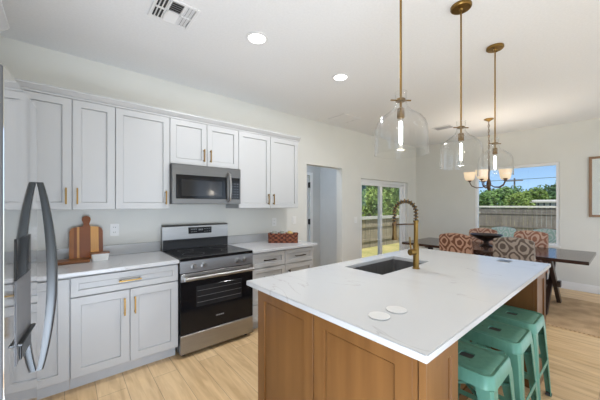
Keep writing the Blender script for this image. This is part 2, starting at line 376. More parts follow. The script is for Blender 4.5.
struct('wall_back', b, 'wall', 'warm white wall behind the refrigerator', 'wall')
b = BM()
for x0, x1, z0, z1 in ((XB, -.1, 0, H), (-.1, 2.9, 0, .15), (-.1, 2.9, 2.35, H), (2.9, 3.45, 0, H), (3.45, 6.25, 0, .15), (3.45, 6.25, 2.35, H), (6.25, XF, 0, H)): box(b, x0, x1, YR-T, YR, z0, z1)
struct('wall_right', b, 'wall', 'warm white wall with two windows behind the camera', 'wall')
# hall beyond the doorway
b = BM()
for x0, x1, z0, z1 in ((2.2, 3.35, 2.03, H), (2.2, 2.5, 0, 2.03), (3.35, 3.97, 2.03, H), (3.97, 4.3, 0, H)): box(b, x0, x1, HY, HY+.12, z0, z1)
box(b, 2.1, 2.2, YL+T, HY+.12, 0, H); box(b, 4.2, 4.3, YL+T, HY, 0, H)
struct('wall_hall', b, 'hall', 'grey hallway wall seen through the open doorway', 'wall')
b = BM(); box(b, 2.5, 3.97, HY-.016, HY-.001, 2.03, 2.09); box(b, 3.90, 3.97, HY-.016, HY-.001, 0, 2.03)
struct('trim_1', b, 'trim', 'white casing around the hallway door', 'trim')
b = BM(); shaker(b, 2.52, 3.885, .01, 2.02, HY+.05, HY+.012, lambda a, z, n: (a, n, z), .11, .008)
dr = struct('door_2', b, 'hall', 'closed grey hallway door with black hinges', 'door')
for z in (.2, 1.015, 1.775):
    h = BM(); box(h, 3.855, 3.90, HY-.012, HY+.011, z, z+.11, .004); tube(h, [(3.885, HY-.016, z-.005), (3.885, HY-.016, z+.115)], .009, 8); obj('hinge', h, 'black', dr)['label'] = 'black hinge'
# baseboards
b = BM(); box(b, XF-.016, XF-.001, YR+.01, W0+2.4, .001, .115, .004); box(b, XF-.011, XF-.001, YR+.01, W0+2.4, .115, .128)
struct('baseboard_far', b, 'trim', 'white baseboard along the dining room wall', 'baseboard')
b = BM(); box(b, 2.55, D0, YL-.015, YL-.001, .001, .12, .004); box(b, D1, G0-.01, YL-.015, YL-.001, .001, .12, .004)
struct('baseboard_left', b, 'trim', 'white baseboard either side of the doorway', 'baseboard')
# far window
t = thing('window_1', (XF, (W0+W1)/2, WZ0), 'white framed dining room window overlooking a fence and trees', 'window'); t['kind'] = 'structure'
b = BM(); fx0, fx1 = XF+.015, XF+.095
for y0, y1, z0, z1 in ((W0+.001, W0+.045, WZ0+.001, WZ1-.001), (W1-.045, W1-.001, WZ0+.001, WZ1-.001), (W0+.045, W1-.045, WZ0+.001, WZ0+.045), (W0+.045, W1-.045, WZ1-.045, WZ1-.001)): box(b, fx0, fx1, y0, y1, z0, z1, .004)
obj('window_frame', b, 'vinyl', t)
b = BM(); box(b, XF+.07, XF+.076, W0+.04, W1-.04, WZ0+.04, WZ1-.04); obj('window_pane', b, 'pane', t)
b = BM(); box(b, XF-.03, XF-.001, W0-.02, W0, WZ0-.02, WZ0+.012); box(b, XF-.03, XF+.014, W0, W1, WZ0-.02, WZ0+.012, .003); obj('window_sill', b, 'sill', t)
# hidden windows behind camera
for i, (x0, x1) in enumerate(((-.1, 2.9), (3.45, 6.25))):
    b = BM()
    for a0, a1, z0, z1 in ((x0, x0+.05, .15, 2.35), (x1-.05, x1, .15, 2.35), (x0+.05, x1-.05, .15, .2), (x0+.05, x1-.05, 2.3, 2.35)): box(b, a0, a1, YR-.09, YR-.03, z0, z1)
    struct('window_%d' % (i+2), b, 'vinyl', 'white window frame in the wall behind the camera', 'window')
# sliding door
t = thing('door_1', ((G0+G1)/2, YL, 0), 'white framed sliding glass door to the back yard', 'door'); t['kind'] = 'structure'
b = BM(); y0, y1 = YL+.062, YL+.152
box(b, G0+.001, G0+.045, y0, y1, .001, GZ-.001, .003); box(b, G1-.06, G1-.001, y0, y1, .001, GZ-.001, .003); box(b, G0+.045, G1-.06, y0, y1, GZ-.06, GZ-.001, .003); box(b, G0+.045, G1-.06, y0, y1, .001, .04, .003)
obj('door_frame', b, 'vinyl', t)
gm = 5.12
def slab(x0, x1, ya, name):
    b = BM(); s = .07
    box(b, x0, x0+s, ya, ya+.035, .04, GZ-.06, .004); box(b, x1-s, x1, ya, ya+.035, .04, GZ-.06, .004); box(b, x0+s, x1-s, ya, ya+.035, .04, .12, .004); box(b, x0+s, x1-s, ya, ya+.035, GZ-.12, GZ-.06, .004)
    o = obj(name, b, 'vinyl', t)
    b = BM(); box(b, x0+s-.005, x1-s+.005, ya+.014, ya+.020, .115, GZ-.115); obj('door_pane', b, 'pane', o); return o
slab(G0+.046, gm+.03, y0+.004, 'sliding_panel'); sl = slab(gm-.03, G1-.061, y0+.048, 'fixed_panel')

# ------------------------------------------------------------------ outdoors
b = BM(); box(b, -60, 140, -90, 130, -.45, -.25); tag(obj('lawn', b, 'lawn'), 'sunlit yellowing lawn outside the glass', 'lawn', None, 'structure')
b = BM(); box(b, XF+T+.01, XF+2.6, -1, 3.4, -.249, -.04); tag(obj('patio_slab', b, 'conc'), 'concrete patio slab outside dining window', 'patio', None, 'structure')
def fence(name, p0, p1, z0, z1, m, label, rails, bw=.14, capm=None):
    p0, p1 = Vector(p0), Vector(p1); L = (p1-p0).length; d = (p1-p0)/L; n = Vector((-d.y, d.x))
    t = thing(name, (p0.x, p0.y, z0), label, 'fence')
    def bar(bm, s0, s1, o0, o1, za, zb):
        P = []
        for z in (za, zb):
            P.append([(*(p0+d*s+n*o), z) for s, o in ((s0, o0), (s1, o0), (s1, o1), (s0, o1))])
        loft(bm, P)
    b = BM(); k = int(L/bw)
    for i in range(k): bar(b, i*bw+.006, (i+1)*bw-.006, -.012, .012, z0, z1-.02+random.uniform(-.012, .012))
    obj('board_panel', b, m, t)
    for r in rails:
        b = BM(); bar(b, 0, L, -.05, -.013, r, r+.09); bar(b, 0, L, .013, .05, r, r+.09); obj('rail', b, m, t)
    if capm:
        b = BM(); bar(b, 0, L, -.07, .07, z1, z1+.11); obj('cap_rail', b, capm, t)
    return t
fence('wooden_fence', (5.2, 6.6), (21.5, 6.6), -.25, .86, 'fence', 'weathered brown vertical board fence beyond the sliding glass door', (.0, .55), .16, 'rail')
fence('wooden_fence', (21.9, 12), (21.9, -14), -.25, 1.26, 'fenceg', 'long grey weathered fence beyond dining window', (.0, .84), .22, 'rail')
def leaves(n, rx, rz, size, clumps, seed):
    rnd = random.Random(seed); bm = BM(); cs = []
    for _ in range(clumps):
        a = rnd.uniform(0, 2*PI); u = rnd.uniform(-.6, 1); r = math.sqrt(max(0, 1-u*u*.8))*rnd.uniform(.3, .8)
        cs.append((Vector((math.cos(a)*r*rx, math.sin(a)*r*rx, u*rz*.62)), rnd.uniform(.28, .46)*rx))
    for i in range(n):
        c, cr = cs[i % clumps]
        d = Vector((rnd.gauss(0, 1), rnd.gauss(0, 1), rnd.gauss(0, 1))).normalized()
        p = c + d*cr*rnd.uniform(.7, 1.05)
        nrm = (d + Vector((rnd.gauss(0, .5), rnd.gauss(0, .5), rnd.gauss(0, .5)))).normalized()
        a = nrm.orthogonal().normalized(); q = Matrix.Rotation(rnd.uniform(0, 6.28), 3, nrm); a = q @ a; bb = nrm.cross(a)
        s = size*rnd.uniform(.7, 1.3)
        vs = [bm.verts.new(p+a*s*x+bb*s*.6*y) for x, y in ((-1, 0), (0, -.8), (1, 0), (0, .8))]
        bm.faces.new(vs)
    return bm
TREES = {}
def tree(kind, x, y, h, r, label):
    if kind not in TREES:
        t = thing('broadleaf_tree', (0, 0, 0), 'x', 'tree')
        b = leaves(2600, 1.0, 1.0, .085, 22, hash(kind) % 97 if False else {'a': 3, 'b': 5, 'c': 9}[kind])
        bmesh.ops.translate(b, vec=(0, 0, 1.25), verts=b.verts)
        obj('foliage', b, {'a': 'leafa', 'b': 'leafb', 'c': 'leafc'}[kind], t, local=True)
        b = BM(); tube(b, [(0, 0, -.02), (.02, 0, .5), (0, .03, 1.3)], [.07, .055, .03], 8); tube(b, [(.01, 0, .6), (.3, .1, 1.3)], [.04, .02], 6); tube(b, [(.01, 0, .7), (-.28, -.1, 1.4)], [.035, .02], 6)
        obj('trunk', b, 'bark', t, local=True)
        TREES[kind] = t; o = t
    else: o = copy_tree(TREES[kind])
    o.location = (x, y, -.25); o.scale = (r, r, h/2.05); o.rotation_euler.z = random.uniform(0, 6.28)
    tag(o, label, 'tree', 'trees beyond the fences')
# seen through the dining window (left to right)
def at(u, X=None, Y=None):
    c, s = math.cos(math.radians(49.833)), math.sin(math.radians(49.833)); k = (u-300)/278.38; dx, dy = c+s*k, s-c*k
    return (X, dy/dx*X) if X is not None else (dx/dy*Y, Y)
for kind, u, X, h, r, lab in (
    ('c', 470, 37, 3.6, 1.7, 'dark green tree at the far left of the dining window view'),
    ('a', 484, 27, 3.25, 1.3, 'green tree behind the chandelier in the window view'),
    ('a', 499, 33, 3.9, 1.7, 'green rounded tree left of the utility pole beyond the fence'),
    ('c', 512, 40, 4.6, 1.9, 'dark green tree directly behind the utility pole'),
    ('b', 519, 26, 3.1, .95, 'yellow-green tree just right of the utility pole'),
    ('b', 535, 36, 3.9, 1.7, 'yellow-green tree behind the low blue-grey house'),
    ('c', 548, 43, 4.8, 2.0, 'dark green tree behind right end of the blue-grey house'),
    ('a', 561, 49, 5.6, 2.0, 'green tree at the far right edge of the dining window view')):
    x, y = at(u, X=X); tree(kind, x, y, h*.80, r, lab)
for kind, u, Y, h, r, lab in (
    ('c', 360, 16, 4.6, 1.8, 'dark green tree behind the white gabled house'),
    ('b', 371, 7.9, 2.3, .75, 'bright yellow-green leafy tree beside the white gabled house'),
    ('a', 379, 13, 4.1, 1.0, 'tall green tree behind the middle stile of the sliding door'),
    ('b', 388, 9.3, 2.4, .9, 'bright yellow-green tree in right glass of the sliding door'),
    ('c', 394, 17.5, 4.9, 2.0, 'dark tall tree in right glass of the sliding door'),
    ('a', 404, 13.2, 4.0, 1.2, 'green tree at right edge of the sliding door')):
    x, y = at(u, Y=Y); tree(kind, x, y, h, r, lab)
# houses
def house(x0, x1, y0, y1, ze, zr, wallm, roofm, label, wins, axis, name='house'):
    t = thing(name, ((x0+x1)/2, (y0+y1)/2, -.25), label, 'house')
    b = BM(); box(b, x0, x1, y0, y1, -.25, ze)
    obj('house_wall', b, wallm, t)
    b = BM(); o = .35
    if axis == 'x':
        ym = (y0+y1)/2; poly = [(y0-o, ze-.05), (ym, zr), (y1+o, ze-.05), (y1+o, ze+.08), (ym, zr+.14), (y0-o, ze+.08)]
        prism(b, poly, x0-o, x1+o, lambda a, z, n: (n, a, z)); prism(b, [(y0, ze-.02), (y1, ze-.02), (ym, zr-.01)], x0, x1, lambda a, z, n: (n, a, z))
    else:
        xm = (x0+x1)/2; poly = [(x0-o, ze-.05), (xm, zr), (x1+o, ze-.05), (x1+o, ze+.08), (xm, zr+.14), (x0-o, ze+.08)]
        prism(b, poly, y0-o, y1+o, lambda a, z, n: (a, n, z)); prism(b, [(x0, ze-.02), (x1, ze-.02), (xm, zr-.01)], y0, y1, lambda a, z, n: (a, n, z))
    obj('roof', b, roofm, t)
    for w in wins:
        b = BM(); box(b, *w); obj('house_window', b, 'hglass', t)
    return t
hy0, hy1 = at(566, X=27)[1], at(535.5, X=27)[1]
wn = []; k = 5; st = (hy1-hy0)/k
for i in range(k): wn.append((26.96, 26.999, hy0+i*st+.12, hy0+(i+1)*st-.12, 1.15, 1.58))
house(27, 31, hy0, hy1, 1.66, 1.70, 'bluehouse', 'rail', 'low blue-grey house with a row of dark windows beyond the fence', wn, 'y')
x, y = at(362, Y=9.2); house(x-2.4, x+.55, 9.2, 13, .9, 1.62, 'whitehouse', 'roof', 'white gabled house seen through left glass of the sliding door', [], 'y')
# utility pole and wire
px, py = at(514.5, X=45)
t = thing('utility_pole', (px, py, -.25), 'thin grey utility pole rising above the trees', 'pole')
b = BM(); tube(b, [(px, py, -.25), (px, py, 4.95)], [.12, .09], 10); obj('pole', b, 'pole', t)
b = BM(); box(b, px-.25, px+.05, py-.9, py+.9, 4.55, 4.67); obj('crossarm', b, 'pole', t)
b = BM()
for q in range(1): tube(b, [(px-.2, py+30, 4.95), (px-.2, py+15, 4.78), (px-.2, py, 4.73), (px-.2, py-15, 4.78), (px-.2, py-30, 4.95)], .03, 6)
tag(obj('power_line', b, 'black'), 'black power line crossing the sky above the trees', 'wire')

# ------------------------------------------------------------------ cabinets
YU, YUB = 2.972, 2.992      # door front, box front of the wall cabinets
YB_, YBB = 2.672, 2.692     # base cabinets
fnY = lambda a, z, n: (a, n, z)
def bar_handle(parent, p0, p1, out, m='brass', name='handle', r=.0055):
    p0, p1, out = Vector(p0), Vector(p1), Vector(out); d = (p1-p0).normalized(); b = BM()
    side = d.cross(out).normalized(); o = out.normalized()
    def blk(c, hl, w, n0, n1):
        R = []
        for n in (n0, n1): R.append([c+d*x*hl+side*yy*w+o*n for x, yy in ((-1, -1), (1, -1), (1, 1), (-1, 1))])
        loft(b, R)
    L = (p1-p0).length; c = (p0+p1)/2; H_ = out.length
    blk(c, L/2, r, H_-.010, H_); blk(p0+d*.014, .006, r*.9, 0, H_-.009); blk(p1-d*.014, .006, r*.9, 0, H_-.009)
    return obj(name, b, m, parent)
def upper(x0, x1, z0, z1, doors, label):
    t = thing('wall_cabinet', ((x0+x1)/2, YL-.01, z0), label, 'cabinet', 'white wall cabinets')
    b = BM(); box(b, x0+.001, x1-.001, YUB, YL-.002, z0, z1); obj('cabinet_box', b, 'cab', t)
    for a0, a1, hx in doors:
        b = BM(); shaker(b, a0+.003, a1-.003, z0+.003, z1-.004, YUB-.001, YU, fnY); d = obj('door', b, 'cab', t)
        if hx is not None:
            hz = z0+.045
            bar_handle(d, (hx, YU, hz), (hx, YU, hz+.135), (0, -.032, 0))
    return t
UZ0, UZ1 = 1.374, 2.292
upper(-.86, -.262, UZ0, UZ1, [(-.86, -.262, None)], 'white wall cabinet nearest the refrigerator, mostly hidden behind it')
upper(-.262, .345, UZ0, UZ1, [(-.262, .044, .006), (.044, .345, .078)], 'white two-door wall cabinet above the striped cutting board')
upper(.345, .803, UZ0, UZ1, [(.345, .803, .764)], 'white single-door wall cabinet just left of the microwave')
upper(.803, 1.563, 1.832, UZ1, [(.803, 1.183, 1.147), (1.183, 1.563, 1.219)], 'short white two-door wall cabinet above the microwave')
upper(1.563, 2.476, UZ0, UZ1, [(1.563, 2.015, 1.975), (2.015, 2.476, 2.055)], 'white two-door wall cabinet right of the microwave')
b = BM()   # crown along the wall cabinets
prof = [(YL-.003, UZ1+.001), (YU+.004, UZ1+.001), (YU+.004, UZ1+.014), (YU-.006, UZ1+.022), (YU-.024, UZ1+.046), (YU-.028, UZ1+.050), (YU-.028, UZ1+.064), (YL-.003, UZ1+.064)]
prism(b, prof, -.86, 2.50, lambda y, z, n: (n, y, z)); struct('trim_2', b, 'cab', 'white crown moulding on top of the wall cabinets', 'crown moulding')

def base_box(t, x0, x1):
    b = BM(); box(b, x0+.001, x1-.001, YBB, YL-.022, .105, .880); obj('cabinet_box', b, 'cab', t)
    b = BM(); box(b, x0+.001, x1-.001, 2.765, 2.78, .001, .105); obj('toe_kick', b, 'toe', t)
def drawer(t, x0, x1, z0, z1, m='brass'):
    b = BM(); shaker(b, x0+.003, x1-.003, z0, z1, YBB-.001, YB_, fnY, .045, .011); d = obj('drawer', b, 'cab', t)
    c = (x0+x1)/2; bar_handle(d, (c-.08, YB_, (z0+z1)/2), (c+.08, YB_, (z0+z1)/2), (0, -.034, 0), m)
def bdoor(t, x0, x1, z0, z1, hx, m='brass'):
    b = BM(); shaker(b, x0+.003, x1-.003, z0, z1, YBB-.001, YB_, fnY, .06); d = obj('door', b, 'cab', t)
    if hx is not None: bar_handle(d, (hx, YB_, z1-.20), (hx, YB_, z1-.06), (0, -.034, 0), m)
t = thing('base_cabinet', (-.35, 3, 0), 'white base cabinet half hidden behind the refrigerator handle', 'cabinet', 'white base cabinets')
base_box(t, -.86, .028); bdoor(t, -.36, .024, .12, .865, None)
t = thing('base_cabinet', (.41, 3, 0), 'white base cabinet with a wide drawer over two doors', 'cabinet', 'white base cabinets')
base_box(t, .028, .795); drawer(t, .028, .795, .725, .868); bdoor(t, .028, .411, .12, .715, .372); bdoor(t, .411, .795, .12, .715, .446)
t = thing('base_cabinet', (1.79, 3, 0), 'white base cabinet stack of drawers right of the range', 'cabinet', 'white base cabinets')
base_box(t, 1.562, 2.022)
for z0, z1 in ((.707, .868), (.50, .697), (.31, .49), (.12, .30)): drawer(t, 1.562, 2.022, z0, z1, 'shadebrass')
t = thing('base_cabinet', (2.25, 3, 0), 'white base cabinet with drawer over door beside the doorway', 'cabinet', 'white base cabinets')
base_box(t, 2.022, 2.478); drawer(t, 2.022, 2.478, .707, .868, 'shadebrass'); bdoor(t, 2.022, 2.478, .12, .697, 2.075, 'shadebrass')
def counter(x0, x1, label):
    t = thing('quartz_countertop', ((x0+x1)/2, 3, .883), label, 'countertop')
    b = BM(); box(b, x0, x1, 2.642, YL-.003, .883, .914, .003); obj('slab', b, 'quartz', t)
    b = BM(); box(b, x0, x1, YL-.022, YL-.003, .9142, 1.016, .002); obj('backsplash', b, 'quartz', t)
counter(-.86, .795, 'white quartz counter under the striped cutting board, left of the range')
counter(1.562, 2.53, 'white quartz counter under the woven basket, right of the range')

# ------------------------------------------------------------------ range
t = thing('electric_range', (1.178, 3, 0), 'stainless steel freestanding electric range with black glass cooktop', 'range')
RX0, RX1, RY = .801, 1.556, 2.632
b = BM(); box(b, RX0, RX1, RY+.045, 3.29, .05, .895); obj('range_body', b, 'black', t)
for x in (RX0+.05, RX1-.05):
    for y in (2.71, 3.22):
        b = BM(); lathe(b, [(.018, .0), (.018, .05)], x, y, 12, True, True); obj('foot', b, 'black', t)
b = BM(); box(b, RX0-.001, RX1+.001, RY+.008, 3.24, .896, .922, .005, 2); ct = obj('cooktop', b, 'blackglass', t)
for x, y, r in ((.99, 2.84, .105), (1.37, 2.84, .08), (.99, 3.08, .08), (1.37, 3.08, .105)):
    b = BM(); lathe(b, [(r-.003, .9222), (r-.003, .9226), (r, .9226), (r, .9222)], x, y, 40); obj('burner_ring', b, 'greypl', ct)
b = BM()  # sloping knob panel
prism(b, [(RY+.045, .785), (RY+.004, .785), (RY+.012, .892), (RY+.045, .892)], RX0, RX1, lambda y, z, n: (n, y, z)); kp = obj('control_panel', b, 'steel', t)
for x in (.925, 1.022, 1.375, 1.452):
    b = BM(); c = Vector((x, RY+.008, .838))
    tube(b, [c+Vector((0, .002, 0)), c+Vector((0, -.012, 0)), c+Vector((0, -.013, 0)), c+Vector((0, -.034, 0)), c+Vector((0, -.038, 0))], [.027, .027, .021, .019, .016], 20); kb = obj('knob', b, 'steel', kp, 35)
b = BM(); box(b, RX0+.001, RX1-.001, RY, RY+.044, .218, .779, .004); od = obj('oven_door', b, 'blackglass', t)
b = BM(); box(b, .945, 1.42, RY-.0015, RY+.001, .45, .645, .001); obj('oven_window', b, 'ovenglass', od)
b = BM()
for z in (.49, .545, .60): box(b, .955, 1.41, RY-.0022, RY-.0016, z, z+.004)
obj('oven_rack', b, 'greypl', od)
b = BM(); box(b, RX0+.002, RX1-.002, RY-.003, RY+.001, .705, .778, .001); obj('door_rail', b, 'steel', od)
b = BM(); x0, x1 = RX0+.025, RX1-.025
tube(b, [(x0, RY-.052, .735), (x1, RY-.052, .735)], .0175, 14); box(b, x0+.005, x0+.035, RY-.05, RY-.003, .722, .748); box(b, x1-.035, x1-.005, RY-.05, RY-.003, .722, .748)
obj('handle', b, 'steel', od, 40)
b = BM()
for i in range(9): box(b, 1.138+i*.0095, 1.138+i*.0095+.0055+.002*(i % 2), RY-.0022, RY-.0005, .322, .333)
imprint(od, b, 'mark')
b = BM(); box(b, RX0+.001, RX1-.001, RY, RY+.044, .04, .212, .004); obj('storage_drawer', b, 'steel', t)
b = BM(); prism(b, [(3.245, .923), (3.30, .923), (3.30, 1.19), (3.262, 1.19), (3.25, 1.172), (3.245, 1.03)], RX0, RX1, lambda y, z, n: (n, y, z)); bp = obj('back_panel', b, 'steel', t)
b = BM(); box(b, RX0+.004, RX1-.004, 3.236, 3.246, .923, 1.030, .002); box(b, RX0+.02, RX1-.02, 3.229, 3.238, 1.005, 1.018, .003); obj('lower_back_panel', b, 'black', bp)
b = BM(); box(b, 1.075, 1.345, 3.240, 3.256, 1.085, 1.158, .002); dp = obj('display', b, 'blackglass', bp)
b = BM()
for i in range(4):
    box(b, 1.10+i*.018, 1.112+i*.018, 3.2392, 3.2402, 1.128, 1.140); box(b, 1.10+i*.018, 1.112+i*.018, 3.2392, 3.2402, 1.102, 1.108)
for i in range(3):
    box(b, 1.255+i*.028, 1.272+i*.028, 3.2392, 3.2402, 1.132, 1.138); box(b, 1.255+i*.028, 1.272+i*.028, 3.2392, 3.2402, 1.102, 1.108)
for i in range(3): box(b, 1.19+i*.018, 1.203+i*.018, 3.2392, 3.2402, 1.118, 1.136)
imprint(dp, b, 'mark')

# ------------------------------------------------------------------ microwave
MY = 2.91
t = thing('microwave', (1.18, 3.1, 1.42), 'stainless steel over-the-range microwave under the short cabinet', 'microwave')
b = BM(); box(b, .806, 1.560, MY+.03, YL-.003, 1.424, 1.829); obj('microwave_body', b, 'greypl', t)
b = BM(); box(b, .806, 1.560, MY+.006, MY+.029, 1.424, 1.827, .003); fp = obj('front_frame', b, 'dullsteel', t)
b = BM(); box(b, .845, 1.385, MY-.001, MY+.008, 1.478, 1.722, .004); dg = obj('door_glass', b, 'blackglass', fp)
b = BM(); box(b, .895, 1.325, MY-.0022, MY-.0005, 1.505, 1.672, .001); obj('door_window', b, 'ovenglass', dg)
b = BM(); box(b, 1.43, 1.545, MY+.001, MY+.008, 1.478, 1.722, .003); cp = obj('keypad', b, 'blackglass', fp)
b = BM()
for r in range(6):
    for c in range(3): box(b, 1.445+c*.032, 1.462+c*.032, MY+.0002, MY+.0015, 1.50+r*.03, 1.506+r*.03)
imprint(cp, b, 'greypl')
b = BM(); tube(b, [(1.405, MY+.004, 1.455), (1.405, MY-.035, 1.47), (1.405, MY-.05, 1.55), (1.405, MY-.054, 1.61), (1.405, MY-.05, 1.68), (1.405, MY-.035, 1.752), (1.405, MY+.004, 1.768)], .0135, 12); obj('handle', b, 'steel', fp, 50)
b = BM()
for i in range(14): box(b, .90+i*.04, .93+i*.04, MY+.06, MY+.20, 1.4225, 1.4245)
obj('bottom_vent', b, 'black', t)

# ------------------------------------------------------------------ refrigerator (faces +X, left door slightly ajar)
t = thing('refrigerator', (-.5, 1.52, 0), 'tall stainless steel french-door refrigerator with dark water dispenser', 'refrigerator')
FX = -.124; FY0, FY1, FH = 1.073, 1.978, 1.785; FD = .66
b = BM(); box(b, -.85, FX-.062, FY0, FY1, .02, FH-.01, .004); obj('fridge_body', b, 'fridgeside', t)
b = BM(); box(b, -.80, FX-.10, FY0+.02, FY1-.02, 0, .02); obj('base_grille', b, 'black', t)
ang = math.atan2(.039, .398); hp = Vector((FX, FY0, 0)); dv = Vector((math.sin(ang), math.cos(ang), 0)); nv = Vector((math.cos(ang), -math.sin(ang), 0)); LW = .42
def fd(s, z, n): return hp + dv*s + nv*n + Vector((0, 0, z))
def fbox(bm, s0, s1, z0, z1, n0, n1, bev=0):
    fsb = BM(); box(fsb, s0, s1, n0, n1, z0, z1, bev)
    vm = {v: bm.verts.new(fd(v.co.x, v.co.z, v.co.y)) for v in fsb.verts}
    for f in fsb.faces: bm.faces.new([vm[v] for v in f.verts])
    fsb.free()
b = BM(); fbox(b, 0, LW, FD, FH, -.055, -.002, .003); ld = obj('left_door', b, 'fridgeside', t)
b = BM(); fbox(b, .001, LW-.001, FD+.001, FH-.001, -.0019, 0); obj('door_skin', b, 'fridge', ld)
b = BM()
pts = []
for i in range(25):
    k = i/24; z = .775 + (1.50-.775)*k; bow = math.sin(PI*k)**.8*.030
    pts.append((z, bow))
def handle_bar(bm, fn):
    R = []
    for i, (z, bow) in enumerate(pts):
        k = i/24; hw = .010+.003*math.sin(PI*k); tt = .020+.012*math.sin(PI*k)
        R.append([fn(-hw, z, bow+.001), fn(hw, z, bow+.001), fn(hw*1.05, z, bow+tt*.7), fn(hw*.6, z, bow+tt), fn(-hw*.6, z, bow+tt), fn(-hw*1.05, z, bow+tt*.7)])
    loft(bm, R)
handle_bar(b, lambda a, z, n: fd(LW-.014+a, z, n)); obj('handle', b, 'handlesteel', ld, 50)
# dispenser in the left door
s0, s1 = .11, .30
b = BM(); fbox(b, s0, s1, 1.185, 1.31, -.004, .003, .001); obj('control_glass', b, 'blackglass', ld)
b = BM(); fbox(b, s0, s1, .93, 1.184, .0005, .002); 
dk = obj('dispenser_recess', b, 'greypl', ld)
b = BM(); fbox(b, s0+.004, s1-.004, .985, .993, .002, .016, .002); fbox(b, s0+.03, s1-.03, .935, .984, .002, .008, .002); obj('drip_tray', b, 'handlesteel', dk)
b = BM(); box(b, FX-.055, FX, FY0+LW+.012, FY1, FD, FH, .004); rd = obj('right_door', b, 'fridge', t)
b = BM(); handle_bar(b, lambda a, z, n: (FX+n*.55, FY0+LW+.05+a, z)); obj('handle', b, 'steel', rd, 50)
b = BM(); box(b, FX-.055, FX, FY0, FY1, .08, FD-.008, .004); dr_ = obj('freezer_drawer', b, 'fridge', t)
b = BM(); box(b, FX+.0005, FX+.006, FY0+.02, FY1-.02, FD-.05, FD-.02, .002); obj('finger_pull', b, 'handlesteel', dr_)
# cabinet above the refrigerator
t = thing('fridge_cabinet', (-.55, 1.55, 1.84), 'white cabinet above refrigerator at upper left corner', 'cabinet')
CX = -.265; cy1 = 2.115
b = BM(); box(b, -.86, CX-.02, 1.02, cy1-.02, 1.86, UZ1); obj('cabinet_box', b, 'cab', t)
for a0, a1 in ((1.02, 1.555), (1.56, cy1-.02)):
    b = BM(); shaker(b, a0, a1, 1.865, UZ1-.004, CX-.02, CX, lambda a, z, n: (n, a, z)); obj('door', b, 'cab', t)
b = BM(); pr2 = [(-.86, UZ1+.001), (CX-.004, UZ1+.001), (CX-.004, UZ1+.014), (CX+.006, UZ1+.022), (CX+.034, UZ1+.046), (CX+.040, UZ1+.050), (CX+.040, UZ1+.064), (-.86, UZ1+.064)]
prism(b, pr2, 1.0, cy1, lambda x, z, n: (x, n, z)); obj('crown', b, 'cab', t)

# ------------------------------------------------------------------ island
IX0, IX1, IY0, IY1 = .914, 3.157, .432, 1.632
SX0, SX1, SY0, SY1 = 1.732, 2.455, 1.142, 1.492
t = thing('island_countertop', (2.03, 1.03, .881), 'white grey-veined quartz island worktop with an undermount sink cutout', 'countertop')
b = BM()
xs = [IX0, SX0, SX1, IX1]; ys = [IY0, SY0, SY1, IY1]
gv = {}
for zi, z in enumerate((.884, .914)):
    for i, x in enumerate(xs):
        for j, y in enumerate(ys): gv[i, j, zi] = b.verts.new((x, y, z))
for i in range(3):
    for j in range(3):
        if (i, j) == (1, 1): continue
        b.faces.new((gv[i, j, 1], gv[i+1, j, 1], gv[i+1, j+1, 1], gv[i, j+1, 1])); b.faces.new((gv[i, j, 0], gv[i, j+1, 0], gv[i+1, j+1, 0], gv[i+1, j, 0]))
for i in range(3):
    b.faces.new((gv[i, 0, 0], gv[i+1, 0, 0], gv[i+1, 0, 1], gv[i, 0, 1])); b.faces.new((gv[i+1, 3, 0], gv[i, 3, 0], gv[i, 3, 1], gv[i+1, 3, 1]))
    b.faces.new((gv[0, i+1, 0], gv[0, i, 0], gv[0, i, 1], gv[0, i+1, 1])); b.faces.new((gv[3, i, 0], gv[3, i+1, 0], gv[3, i+1, 1], gv[3, i, 1]))
b.faces.new((gv[1, 1, 0], gv[1, 1, 1], gv[2, 1, 1], gv[2, 1, 0])); b.faces.new((gv[1, 2, 1], gv[1, 2, 0], gv[2, 2, 0], gv[2, 2, 1]))
b.faces.new((gv[1, 1, 1], gv[1, 1, 0], gv[1, 2, 0], gv[1, 2, 1])); b.faces.new((gv[2, 1, 0], gv[2, 1, 1], gv[2, 2, 1], gv[2, 2, 0]))
bmesh.ops.recalc_face_normals(b, faces=b.faces)
be = [e for e in b.edges if len(e.link_faces) == 2 and e.calc_face_angle(0) > 1]
bmesh.ops.bevel(b, geom=be, offset=.003, segments=2, affect='EDGES')
obj('slab', b, 'quartz', t)
BX0, BX1, BY0, BY1, KY = .95, 3.07, .452, 1.545, .78
t = thing('kitchen_island', (2, 1, 0), 'brown stained wood kitchen island base with recessed shaker panels', 'kitchen island')
b = BM(); ap = .02
# carcass around the sink, leaving the bowl space free
box(b, BX0+ap, BX1-.02, KY, BY1-.02, .09, .62); box(b, BX0+ap, SX0-.06, KY, BY1-.02, .62, .882); box(b, SX1+.06, BX1-.02, KY, BY1-.02, .62, .882)
box(b, SX0-.06, SX1+.06, KY, KY+.02, .62, .882); box(b, SX0-.06, SX1+.06, BY1-.04, BY1-.02, .62, .882)
obj('island_box', b, 'island', t)
b = BM(); box(b, BX0+.05, BX1-.05, BY1-.10, BY1-.09, 0, .09); obj('toe_kick', b, 'bronze', t)
fnX = lambda a, z, n: (n, a, z)
for a0, a1 in ((1.026, BY1), (.503, 1.018)):
    b = BM(); shaker(b, a0, a1, .0, .882, BX0+ap, BX0, fnX, .07, .010, .0005, .0004, .007, .007); obj('end_panel', b, 'island', t)
b = BM(); box(b, BX0+ap+.001, BX0+.30, .4985, KY-.001, .0, .882); box(b, BX0+.012, BX0+ap+.001, BY0+.020, .502, .0, .882); obj('pilaster_box', b, 'island', t)
b = BM(); box(b, BX0, BX0+.012, BY0+.020, .478, 0, .882); box(b, BX0+.001, BX0+.012, .484, .5025, 0, .882)
obj('corner_post', b, 'island', t)
